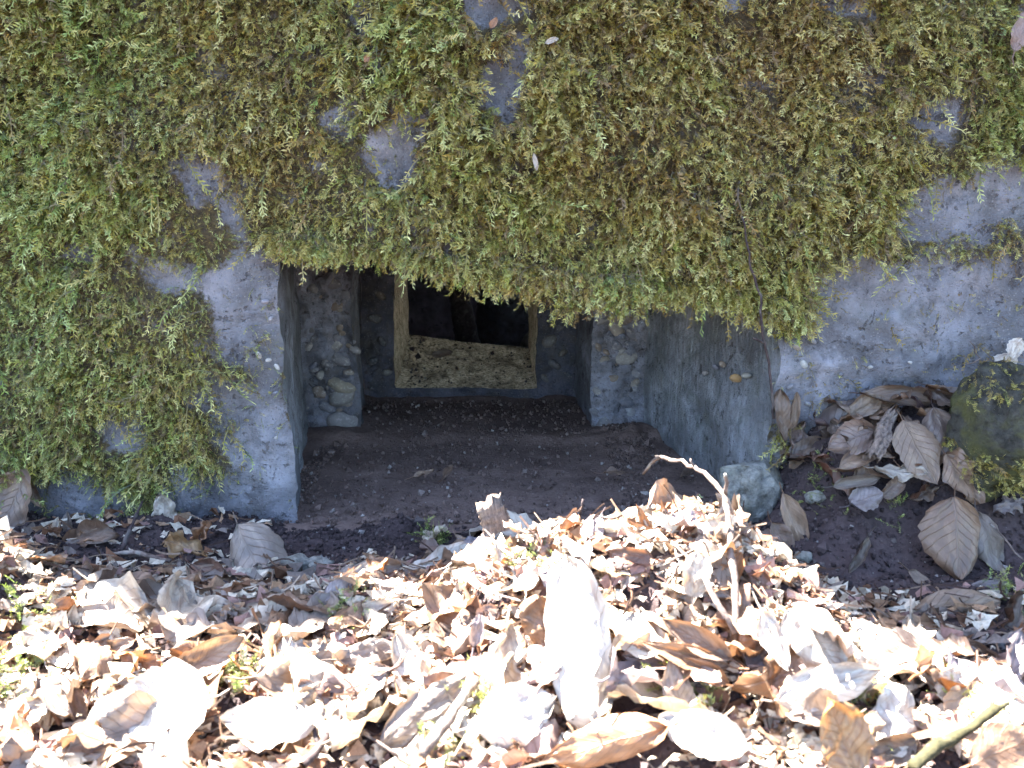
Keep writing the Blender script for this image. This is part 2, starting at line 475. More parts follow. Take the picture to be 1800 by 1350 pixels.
def moss_density(x, z):
    x = np.asarray(x, float); z = np.asarray(z, float)
    b, px, py = bare(x, z)
    m = 1.0 - b + 0.20 * fbm(x * 22, z * 22, 5.0, 3) + 0.30 * fbm(x * 60, z * 60, 6.0, 3)
    m = m - 0.55 * sstep(830, 930, py) - 0.75 * sstep(1370, 1480, px) * sstep(440, 520, py) - 0.9 * sstep(560, 640, py) * sstep(1300, 1400, px)
    m = m - 0.25 * sstep(330, 480, px) * sstep(430, 560, py) * (1 - sstep(520, 600, px))
    m = m - 0.35 * sstep(1480, 1650, px) * sstep(280, 420, py)
    return np.clip(m, 0, 1.3)

def bulge(x, z):
    """how far the moss mat stands out from the concrete"""
    m = np.clip(moss_density(x, z), 0, 1)
    return m * (0.014 + 0.012 * fbm(x * 9, z * 11, 2.0, 3))

def seg(a, b, step):
    n = max(2, int(round(abs(b - a) / step)) + 1)
    return np.linspace(a, b, n)

wx = np.concatenate([[-4.0, -2.2, -1.5, -1.1], seg(-0.85, XL, 0.0075), seg(XL, XR, 0.0075)[1:], seg(XR, 0.85, 0.0075)[1:], [1.1, 1.5, 2.2, 4.0]])
wz = np.concatenate([seg(-0.08, 0.30, 0.0075), seg(0.30, 0.70, 0.0075)[1:], [0.78, 0.9]])
iz0 = int(np.argmin(abs(wz - 0.30)))
WX, WZ = np.meshgrid(wx, wz, indexing='ij')
lin = lintel(np.clip(WX, XL - 0.12, XR + 0.12))
w = np.where(WZ < 0.30, np.clip((WZ + 0.08) / 0.38, 0, 1), np.clip((0.70 - WZ) / 0.40, 0, 1))
WZ2 = WZ + (lin - 0.30) * w
top = 0.745 + 0.36 * sstep(-0.855, -0.80, WX) * (1 - sstep(-0.63, -0.53, WX)) + 0.60 * sstep(-0.25, -0.22, WX)       # unseen crest of the wall, its steps made up to shape the ground shadow
top = top + 0.018 * fbm(WX * 7, WX * 0 + 3, 0.0, 2) + 0.045 * np.maximum(fbm(WX * 26, WX * 0 + 3, 0.0, 4), -.4)
WZ2 = np.where(WZ > 0.85, top, np.where(WZ > 0.75, 0.722, np.minimum(WZ2, 0.718)))
P = np.stack([WX, np.zeros_like(WX), WZ2], -1).reshape(-1, 3)
Q = wob(P)
rough = 0.0035 * fbm(P[:, 0] * 40, P[:, 2] * 40, 0.0, 4)
inside = ((P[:, 0] > XL - .001) & (P[:, 0] < XR + .001) & (P[:, 2] < lintel(P[:, 0]) + 0.001))
Q[:, 1] -= np.where(inside, 0, rough)
mo = moss_density(P[:, 0], P[:, 2])
Q[:, 1] -= np.where(inside, 0, 0.35 * np.maximum(bulge(P[:, 0], P[:, 2]), 0))
F = grid_faces(len(wx), len(wz))
ix, iz = np.divmod(F[:, 0], len(wz))
xc = (wx[ix] + wx[np.minimum(ix + 1, len(wx) - 1)]) / 2
zc = (wz[iz] + wz[np.minimum(iz + 1, len(wz) - 1)]) / 2
F = F[~((xc > XL) & (xc < XR) & (zc < 0.30))]
me = mesh_np('front_wall', Q, F)
attr(me, 'moss', np.clip(mo, 0, 1))
front_wall = link('front_wall', me, bunker, M_WALL)

def sheet(name, c00, c10, c11, c01, parent, mat, step=0.008, extra=None, amp=0.004):
    c00, c10, c11, c01 = (np.array(c, float) for c in (c00, c10, c11, c01))
    nu = max(2, int(max(np.linalg.norm(c10 - c00), np.linalg.norm(c11 - c01)) / step) + 1)
    nv = max(2, int(max(np.linalg.norm(c01 - c00), np.linalg.norm(c11 - c10)) / step) + 1)
    u = np.linspace(0, 1, nu)[:, None, None]; v = np.linspace(0, 1, nv)[None, :, None]
    P = ((1 - u) * (1 - v) * c00 + u * (1 - v) * c10 + u * v * c11 + (1 - u) * v * c01).reshape(-1, 3)
    Q = wob(P, amp)
    if extra is not None:
        n = np.cross(c10 - c00, c01 - c00); n /= np.linalg.norm(n)
        uu = np.broadcast_to(u[..., 0], (nu, nv)).ravel(); vv = np.broadcast_to(v[..., 0], (nu, nv)).ravel()
        edge = np.clip(np.minimum(np.minimum(uu, 1 - uu), np.minimum(vv, 1 - vv)) * 8, 0, 1)
        Q = Q + n[None, :] * (extra(P) * edge)[:, None]
    return link(name, mesh_np(name, Q, grid_faces(nu, nv)), parent, mat)

SX = (-0.352, 0.224)      # step, outer edges at Y1
SI = (-0.262, 0.136)      # step, inner edges at Y1
RX = (-0.300, 0.127)      # rear wall edges at Y2
FX = (-0.234, 0.050)      # frame opening at Y2
FI = (-0.226, 0.036)      # frame opening at Y3
FZ0, FZ1 = 0.026, 0.30
zT = lambda x: float(lintel(x))
zb = -0.05
rgh = lambda a, f: (lambda P: a * fbm(P[:, 0] * f, P[:, 1] * f, P[:, 2] * f, 4))
cheek_l = sheet('cheek', (XL - .005, .004, zb), (SX[0], Y1, zb), (SX[0], Y1, zT(SX[0])), (XL - .005, .004, zT(XL) + .01), bunker, M_CHEEK, extra=rgh(0.003, 30))
cheek_r = sheet('cheek', (SX[1], Y1, zb), (XR + .005, .004, zb), (XR + .005, .004, zT(XR) + .01), (SX[1], Y1, zT(SX[1])), bunker, M_CHEEK, extra=rgh(0.003, 30))
step_l = sheet('step_face', (SX[0], Y1, zb), (SI[0], Y1, zb), (SI[0], Y1, zT(SI[0])), (SX[0], Y1, zT(SX[0])), bunker, M_STEP, extra=rgh(0.010, 42), step=0.004)
step_r = sheet('step_face', (SI[1], Y1, zb), (SX[1], Y1, zb), (SX[1], Y1, zT(SX[1])), (SI[1], Y1, zT(SI[1])), bunker, M_STEP, extra=rgh(0.010, 42), step=0.004)
sheet('inner_cheek', (SI[0], Y1, zb), (RX[0], Y2, zb), (RX[0], Y2, zT(RX[0])), (SI[0], Y1, zT(SI[0])), bunker, M_STEP, extra=rgh(0.003, 30))
sheet('inner_cheek', (RX[1], Y2, zb), (SI[1], Y1, zb), (SI[1], Y1, zT(SI[1])), (RX[1], Y2, zT(RX[1])), bunker, M_STEP, extra=rgh(0.003, 30))
# rear wall round the opening, as one mesh
def rear():
    xs = np.concatenate([seg(RX[0], FX[0], 0.008), seg(FX[0], FX[1], 0.008)[1:], seg(FX[1], RX[1], 0.008)[1:]])
    zs = np.concatenate([seg(zb, FZ0, 0.008), seg(FZ0, FZ1, 0.008)[1:], seg(FZ1, 0.34, 0.008)[1:]])
    X, Z = np.meshgrid(xs, zs, indexing='ij')
    P = np.stack([X, np.full_like(X, Y2), Z], -1).reshape(-1, 3)
    Q = wob(P); e = (P[:, 0] < FX[0] - .008) | (P[:, 0] > FX[1] + .008) | (P[:, 2] < FZ0 - .008)
    Q[:, 1] -= np.where(e, 0.006 * fbm(P[:, 0] * 40, P[:, 2] * 40, 2.2, 4), 0)
    F = grid_faces(len(xs), len(zs)); i, j = np.divmod(F[:, 0], len(zs))
    a = (xs[i] + xs[i + 1]) / 2; b = (zs[j] + zs[j + 1]) / 2
    F = F[~((a > FX[0]) & (a < FX[1]) & (b > FZ0) & (b < FZ1))]
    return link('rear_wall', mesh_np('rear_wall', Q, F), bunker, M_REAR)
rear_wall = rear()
# soffits (out of sight from above, close the niche)
sheet('soffit', (XL, 0, zT(XL)), (XR, 0, zT(XR)), (SX[1], Y1, zT(SX[1])), (SX[0], Y1, zT(SX[0])), bunker, M_CHEEK, 0.015)
sheet('soffit', (SI[0], Y1, zT(SI[0])), (SI[1], Y1, zT(SI[1])), (RX[1], Y2, zT(RX[1])), (RX[0], Y2, zT(RX[0])), bunker, M_STEP, 0.015)
# floor of the niche, dirt in three shallow steps
def floor_mesh():
    xs = np.arange(-0.37, 0.331, 0.006); ys = np.arange(-0.03, 0.635, 0.006)
    X, Y = np.meshgrid(xs, ys, indexing='ij')
    Z = 0.004 * sstep(0.16, 0.19, Y + .01 * fbm(X * 12, Y * 0, 0, 2)) + 0.008 * sstep(0.30, 0.34, Y + .01 * fbm(X * 9, Y * 0, 5., 2)) 
    Z += 0.003 * fbm(X * 9, Y * 9, 0.3, 3) + 0.0007 * fbm(X * 90, Y * 90, 0.9, 3)
    # crumbled dirt along the right step, at the left step and by the front corner
    Z += 0.016 * np.exp(-((X - 0.20) / 0.06) ** 2 - ((Y - 0.31) / 0.09) ** 2) * (1 + 0.35 * fbm(X * 50, Y * 50, 2., 3))
    Z += 0.008 * np.exp(-((X + 0.31) / 0.06) ** 2 - ((Y - 0.34) / 0.05) ** 2) * (1 + 0.5 * fbm(X * 50, Y * 50, 2., 3))
    Z += 0.004 * np.exp(-((Y - 0.62) / 0.02) ** 2) * (1 + 0.8 * fbm(X * 40, Y * 40, 2., 3))
    Z -= 0.006 * sstep(0.45, 0.6, Y)
    P = np.stack([X, Y, Z], -1).reshape(-1, 3)
    return mesh_np('niche_floor', P, grid_faces(len(xs), len(ys)))
def floor_z(x, y):
    x = np.asarray(x, float); y = np.asarray(y, float)
    return 0.004 * sstep(0.16, 0.19, y) + 0.008 * sstep(0.30, 0.34, y) - 0.006 * sstep(0.45, 0.6, y) + 0.016 * np.exp(-((x - 0.20) / 0.06) ** 2 - ((y - 0.31) / 0.09) ** 2) 
link('niche_floor', floor_mesh(), bunker, M_FLOOR)
# the inner frame: two jambs and a sloping sill heaped with sand
frame = empty('window_frame'); frame.parent = bunker
frame['label'] = 'tan inner frame of the loophole around the dark opening'
sheet('jamb', (FX[0], Y2, FZ0 - .03), (FI[0], Y3, FZ0 - .03), (FI[0], Y3, FZ1), (FX[0], Y2, FZ1), frame, M_JAMB, 0.005, rgh(0.003, 60), 0.003)
sheet('jamb', (FI[1], Y3, FZ0 - .03), (FX[1], Y2, FZ0 - .03), (FX[1], Y2, FZ1), (FI[1], Y3, FZ1), frame, M_JAMB, 0.005, rgh(0.003, 60), 0.003)
sheet('sill', (FX[0] - .004, Y2, FZ0), (FX[1] + .004, Y2, FZ0), (FI[1] + .004, Y3, 0.078), (FI[0] - .004, Y3, 0.108), frame, M_SAND, 0.0035, rgh(0.005, 55), 0.003)
sheet('head', (FX[0], Y2, FZ1), (FX[1], Y2, FZ1), (FI[1], Y3, FZ1), (FI[0], Y3, FZ1), frame, M_JAMB, 0.02)
# the room behind
def room():
    x0, x1, y0, y1, z0, z1 = -1.3, 1.3, Y3, 2.4, -0.5, 0.62
    hx0, hx1, hz0, hz1 = FI[0] - .003, FI[1] + .003, 0.06, FZ1
    dx0, dx1 = 0.45, 1.26          # unseen opening added in the back wall to let daylight into the room
    V = [(x0, y0, z0), (x1, y0, z0), (x1, y0, z1), (x0, y0, z1), (x0, y1, z0), (x1, y1, z0), (x1, y1, z1), (x0, y1, z1),
         (hx0, y0, hz0), (hx1, y0, hz0), (hx1, y0, hz1), (hx0, y0, hz1), (dx0, y1, z0), (dx0, y1, z1), (dx1, y1, z0), (dx1, y1, z1)]
    F = [(4, 12, 13, 7), (14, 5, 6, 15), (0, 4, 7, 3), (1, 2, 6, 5), (0, 1, 5, 14, 12, 4), (3, 7, 13, 15, 6, 2), (0, 8, 9, 1), (1, 9, 10, 2), (2, 10, 11, 3), (3, 11, 8, 0)]
    return mesh_np('room', np.array(V), F, False)
link('room', room(), bunker, M_DARK)
# the back and the top of the bunker body, out of the picture, raised along with the shadow-shaping crest
link('roof', mesh_np('roof', np.array([(-4, 0.0, 0.74), (-0.25, 0.0, 0.74), (-0.22, 0.0, 1.33), (4, 0.0, 1.33), (4, 2.6, 1.33), (-0.22, 2.6, 1.33), (-0.25, 2.6, 0.74), (-4, 2.6, 0.74)]) - np.array([0, 0, 0.03]),
     [(0, 1, 6, 7), (1, 2, 5, 6), (2, 3, 4, 5)], False), bunker, M_DARK)

# ------------------------------------------------------------------ pebbles of the broken concrete
def pebble_mesh(seed):
    bm = bmesh.new(); bmesh.ops.create_icosphere(bm, subdivisions=2, radius=1.0)
    r = np.random.default_rng(seed); o = r.random(3) * 50
    for v in bm.verts:
        c = v.co
        k = 1 + 0.22 * float(fbm(np.array([c.x * .9 + o[0]]), np.array([c.y * .9 + o[1]]), np.array([c.z * .9 + o[2]]), 2)[0])
        v.co = Vector((c.x * k, c.y * k * .72, c.z * k * .66))
    me = bpy.data.meshes.new('pebble'); bm.to_mesh(me); bm.free()
    for p in me.polygons: p.use_smooth = True
    me.materials.append(M_PEB)
    return me
PEB = [pebble_mesh(i) for i in range(9)]
PTONES = [(0.16, 0.16, 0.18), (0.21, 0.20, 0.20), (0.12, 0.12, 0.14), (0.24, 0.23, 0.22), (0.18, 0.14, 0.11), (0.10, 0.11, 0.15), (0.21, 0.18, 0.15)]
def pebble(parent, loc, r, tone=None, rot=None):
    o = bpy.data.objects.new('pebble', PEB[random.randrange(9)])
    COL.objects.link(o); o.parent = parent
    o.location = loc
    o.rotation_euler = rot or (random.uniform(-.5, .5), random.uniform(-.9, .9), random.uniform(-.4, .4))
    o.scale = (r, r * random.uniform(.6, .85), r * random.uniform(.8, 1.05))
    t = tuple(k * .55 for k in tone) if tone else random.choice(PTONES)
    o.color = (*t, 1)
    return o
spec_l = [(583, 500, 18, (0.26, 0.25, 0.27)), (590, 540, 17), (572, 551, 12, (0.34, 0.20, 0.12)), (607, 575, 13, (0.36, 0.30, 0.24)), (571, 575, 10, (0.30, 0.30, 0.42)), (598, 632, 17), (567, 660, 12, (0.42, 0.40, 0.36)),
          (562, 690, 14), (598, 676, 24, (0.42, 0.37, 0.28)), (603, 693, 26, (0.36, 0.34, 0.32)), (604, 740, 26, (0.46, 0.43, 0.43)), (556, 735, 18), (575, 715, 14), (548, 610, 12), (590, 605, 14), (556, 522, 12), (610, 520, 14), (575, 640, 11), (615, 655, 10), (548, 570, 10), (552, 650, 9), (612, 710, 12), (585, 760, 14)]
spec_r = [(1093, 560, 18), (1060, 560, 14), (1085, 582, 16, (0.44, 0.38, 0.32)), (1112, 590, 12), (1098, 630, 20, (0.42, 0.40, 0.38)), (1075, 665, 16), (1060, 635, 14), (1078, 692, 17, (0.46, 0.46, 0.46)), (1100, 705, 18), (1107, 725, 13, (0.52, 0.54, 0.58)), (1066, 745, 18),
          (1095, 750, 14), (1052, 690, 12), (1050, 600, 11), (1116, 655, 11), (1085, 610, 11), (1112, 680, 12), (1056, 665, 10), (1110, 560, 12), (1075, 720, 12), (1120, 745, 11), (1048, 725, 12)]
for par, spec in ((step_l, spec_l), (step_r, spec_r)):
    for s in spec:
        p = at(s[0], s[1], Y1 + 0.005)
        pebble(par, p, s[2] / FPX * 1.31 * 1.12, s[3] if len(s) > 3 else None)
    lo, hi = (542, 624) if par is step_l else (1046, 1124)
    for _ in range(46):
        p = at(random.uniform(lo, hi), random.uniform(505, 770), Y1 + 0.003)
        pebble(par, p, random.uniform(5, 11) / FPX * 1.31)
for (a, b, r) in [(660, 560, 13), (672, 600, 10), (655, 635, 12), (680, 655, 9), (668, 520, 11), (655, 680, 10), (965, 600, 14), (985, 575, 12), (975, 640, 12), (1000, 660, 10), (958, 665, 9), (990, 620, 9), (970, 560, 10)]:
    pebble(rear_wall, at(a, b, Y2 - .001), r / FPX * 1.56, tuple(.9 * k for k in random.choice(PTONES)))
for (a, b, r, tone) in [(1293, 665, 12, (0.55, 0.33, 0.12)), (1312, 660, 10, (0.42, 0.40, 0.33)), (1270, 640, 9, None), (1258, 645, 8, None), (1240, 655, 7, None)]:
    p = at(a, b, 0.0); f = 0.5
    # on the right cheek: find the depth where the ray meets it
    d = ray(a, b); nx, ny = Y1, (XR - SX[1])            # line XR,0 -> SX1,Y1
    t = (XR * Y1 - CAM.x * Y1 - (CAM.y) * (XR - SX[1])) / (d.x * Y1 + d.y * (XR - SX[1]))
    q = CAM + d * t
    pebble(cheek_r, q, r / FPX * t, tone)
for (a, b, r, tone) in [(455, 624, 7, (0.62, 0.6, 0.56)), (487, 645, 6, (0.62, 0.6, 0.56)), (472, 633, 5, (0.55, 0.54, 0.52)), (484, 690, 5, None), (476, 560, 6, None), (487, 770, 6, (0.5, 0.48, 0.46)), (466, 530, 7, (0.36, 0.36, 0.44)), (1400, 610, 9, None), (1412, 640, 10, (0.5, 0.5, 0.47)),
                        (1392, 655, 9, (0.5, 0.5, 0.47)), (1388, 680, 7, None), (1430, 600, 7, None), (1530, 645, 5, (.62, .6, .56)), (1600, 637, 4, (.62, .6, .56)), (1478, 658, 4, None), (1420, 710, 7, None)]:
    pebble(front_wall, at(a, b, -0.002), r / FPX * .93, tone)

# ------------------------------------------------------------------ moss on the wall
FROND = bpy.data.collections.new('moss_fronds')       # prototypes for the moss only, not linked to the scene
def strip(V, F, A, pts, wid, side, ts):
    b = len(V)
    for k, p in enumerate(pts[:-1]):
        V.append(p - side * wid[k]); V.append(p + side * wid[k]); A += [ts[k], ts[k]]
    V.append(pts[-1]); A.append(ts[-1])
    n = len(pts) - 1
    for k in range(n - 1):
        F.append((b + 2 * k, b + 2 * k + 1, b + 2 * k + 3, b + 2 * k + 2))
    F.append((b + 2 * n - 2, b + 2 * n - 1, b + 2 * n))

def frond(seed, style):
    r = np.random.default_rng(seed)
    V, F, A = [], [], []
    L = {'feather': r.uniform(.022, .034), 'string': r.uniform(.026, .042), 'tuft': r.uniform(.010, .017)}[style]
    n = 7
    pts = []; p = np.zeros(3); ang = r.uniform(-.2, .2); out = r.uniform(.25, .7)
    for k in range(n):
        pts.append(p.copy())
        t = k / (n - 1)
        d = np.array([math.sin(ang + .5 * math.sin(3 * t + seed)), -math.sin(out * (1 - .6 * t)), -1.0])
        d /= np.linalg.norm(d)
        p = p + d * L / (n - 1)
        ang += r.uniform(-.18, .18)
    pts.append(p)
    ts = np.linspace(0, 1, n + 1)
    w = np.linspace(.0006, .0003, n + 1)
    strip(V, F, A, pts, w, np.array([1.0, 0, 0]), ts * .8)
    nb = {'feather': 15, 'string': 11, 'tuft': 8}[style]
    for i in range(nb):
        for s in (-1, 1):
            if r.random() < (.12 if style == 'feather' else .3): continue
            t = (i + .4 + r.uniform(-.3, .3)) / nb
            t = min(max(t, .05), .97)
            k = int(t * n); f = t * n - k
            o = pts[k] * (1 - f) + pts[k + 1] * f
            tg = pts[k + 1] - pts[k]; tg /= np.linalg.norm(tg)
            sp = r.uniform(.75, 1.2)
            d = tg * math.cos(sp) + np.array([s, 0, 0]) * math.sin(sp) + np.array([0, r.uniform(-.7, .25), 0])
            d /= np.linalg.norm(d)
            bl = {'feather': .0085 * (1 - .72 * t) + .002, 'string': .005, 'tuft': .007 * (1 - .3 * t)}[style] * r.uniform(.7, 1.25)
            mid = o + d * bl * .5
            d2 = d * .8 + np.array([0, -.2, -.5]); d2 /= np.linalg.norm(d2)
            tipp = mid + d2 * bl * .5
            wd = r.uniform(.00042, .00075)
            side = np.cross(d, np.array([0, -1.0, 0]) + r.normal(0, .4, 3)); side /= (np.linalg.norm(side) + 1e-9)
            strip(V, F, A, [o, mid, tipp], [wd * .7, wd], side, [t * .7, t * .55 + .3, t * .4 + .6])
    me = bpy.data.meshes.new('moss_frond'); me.from_pydata([tuple(v) for v in V], [], F)
    attr(me, 'along', np.array(A))
    me.materials.append(M_MOSS)
    o = bpy.data.objects.new('moss_frond_%02d' % seed, me)
    FROND.objects.link(o)

for i in range(24):
    frond(i, 'feather' if i < 9 else ('string' if i < 18 else 'tuft'))

def moss_points():
    N = 330000
    x = rng.uniform(-0.82, 0.82, N); z = rng.uniform(-0.03, 0.74, N)
    m = moss_density(x, z)
    thick = np.clip(0.75 + 0.6 * fbm(x * 30, z * 24, 8.0, 3), 0.34, 1.2)
    keep = rng.random(N) < np.clip((m - .22) * 1.4, 0, 1.05) * thick * 0.33
    keep |= rng.random(N) < .045 * np.clip(fbm(x * 18, z * 18, 12.0, 3), 0, 1) * (to_px(x, 0 * x, z)[1] < 860)
    hole = (x > XL - .004) & (x < XR + .004) & (z < lintel(x) + .004)
    keep &= ~hole
    x, z = x[keep], z[keep]
    m = m[keep]
    n = len(x)
    lay = rng.random(n)
    y = -0.35 * np.maximum(bulge(x, z), 0) - lay * np.maximum(bulge(x, z), 0) * 1.25 - 0.001
    size = (0.34 + 0.78 * np.clip(m, 0, 1)) * rng.uniform(.40, .95, n) * np.clip(1.0 + .45 * fbm(x * 8, z * 8, 15.0, 3), .55, 1.5)
    size *= 1 - .35 * sstep(350, 500, to_px(x, y, z)[1]) * (1 - sstep(480, 560, to_px(x, y, z)[0]))
    rx = rng.normal(-0.28, .36, n); ry = rng.normal(0, .62, n); rz = rng.normal(0, .8, n)
    pick = rng.integers(0, 18, n)
    pick = np.where(rng.random(n) < .30, rng.integers(18, 24, n), pick)
    longs = rng.random(n) < .05
    size = np.where(longs, rng.uniform(1.0, 1.5, n), size); pick = np.where(longs, rng.integers(9, 18, n), pick)
    # a felt of tiny tufts that thins out over the concrete
    K = 150000
    qx = rng.uniform(-0.82, 0.82, K); qz = rng.uniform(-0.02, 0.74, K)
    qm = moss_density(qx, qz) + .22 + .30 * fbm(qx * 40, qz * 40, 21.0, 3)
    ok = (rng.random(K) < np.clip(qm - .12, 0, .8) ** 1.4 * .42) & ~((qx > XL - .002) & (qx < XR + .002) & (qz < lintel(qx) + .004))
    qx, qz = qx[ok], qz[ok]; kq = len(qx)
    qy = -0.35 * np.maximum(bulge(qx, qz), 0) - .001 - .006 * rng.random(kq) * np.clip(moss_density(qx, qz), 0, 1)
    x = np.concatenate([x, qx]); y = np.concatenate([y, qy]); z = np.concatenate([z, qz])
    size = np.concatenate([size, rng.uniform(.22, .52, kq)])
    rx = np.concatenate([rx, rng.normal(-.5, .5, kq)]); ry = np.concatenate([ry, rng.normal(0, .9, kq)]); rz = np.concatenate([rz, rng.normal(0, .9, kq)])
    pick = np.concatenate([pick, rng.integers(9, 24, kq)])
    # the fringe hanging over the lintel
    k = 2000
    fx = rng.uniform(XL - .01, XR + .03, k)
    droop = 0.008 + 0.022 * sstep(-.2, .1, fx) * (1 - .7 * sstep(.1, .25, fx)) + .016 * fbm(fx * 17, fx * 0, 3.3, 3)
    fz = lintel(fx) + .012 - rng.random(k) ** 1.4 * np.maximum(droop, 0)
    fy = -rng.random(k) * (.012 + droop * .45)
    f_r = np.stack([rng.normal(-.15, .3, k), rng.normal(0, .45, k), rng.normal(0, .8, k)], -1)
    X = np.concatenate([x, fx]); Y = np.concatenate([y, fy]); Z = np.concatenate([z, fz])
    rot = np.concatenate([np.stack([rx, ry, rz], -1), f_r])
    size = np.concatenate([size, rng.uniform(.55, 1.0, k)])
    pick = np.concatenate([pick, rng.integers(0, 24, k)])
    px, py = to_px(X, Y, Z)
    tint = .42 + .30 * fbm(X * 7, Z * 7, 1.0, 3) + .20 * rng.normal(0, 1, len(X))
    tint += .10 + .18 * (1 - sstep(20, 420, px)) - .16 * sstep(780, 1050, px) * (1 - sstep(1500, 1700, px))
    return np.stack([X, Y, Z], -1), rot, size, pick, np.clip(tint, 0, 1), rng.random(len(X))

P, rot, size, pick, tint, rnd = moss_points()
me = bpy.data.meshes.new('moss')
me.vertices.add(len(P)); me.vertices.foreach_set('co', P.astype(np.float32).ravel()); me.update()
attr(me, 'rot', rot, 'FLOAT_VECTOR'); attr(me, 'size', size); attr(me, 'pick', pick, 'INT'); attr(me, 'tint', tint); attr(me, 'rnd', rnd)
moss = link('moss', me)
tag(moss, 'olive green feather moss hanging over the concrete wall', 'moss', None, 'stuff')

def scatter_tree(name, coll):
    t = bpy.data.node_groups.new(name, 'GeometryNodeTree')
    t.interface.new_socket('Geometry', in_out='INPUT', socket_type='NodeSocketGeometry')
    t.interface.new_socket('Geometry', in_out='OUTPUT', socket_type='NodeSocketGeometry')
    gi = t.nodes.new('NodeGroupInput'); go = t.nodes.new('NodeGroupOutput')
    ip = t.nodes.new('GeometryNodeInstanceOnPoints')
    ci = t.nodes.new('GeometryNodeCollectionInfo'); ci.inputs['Collection'].default_value = coll
    ci.inputs['Separate Children'].default_value = True; ci.inputs['Reset Children'].default_value = True
    def na(n, ty):
        a = t.nodes.new('GeometryNodeInputNamedAttribute'); a.data_type = ty; a.inputs['Name'].default_value = n
        return next(s for s in a.outputs if s.enabled)
    L = t.links.new
    L(gi.outputs[0], ip.inputs['Points']); L(ci.outputs[0], ip.inputs['Instance'])
    ip.inputs['Pick Instance'].default_value = True
    L(na('pick', 'INT'), ip.inputs['Instance Index'])
    L(na('rot', 'FLOAT_VECTOR'), ip.inputs['Rotation'])
    L(na('size', 'FLOAT'), ip.inputs['Scale'])
    L(ip.outputs[0], go.inputs[0])
    return t
TREE = scatter_tree('moss_scatter', FROND)
md = moss.modifiers.new('scatter', 'NODES'); md.node_group = TREE

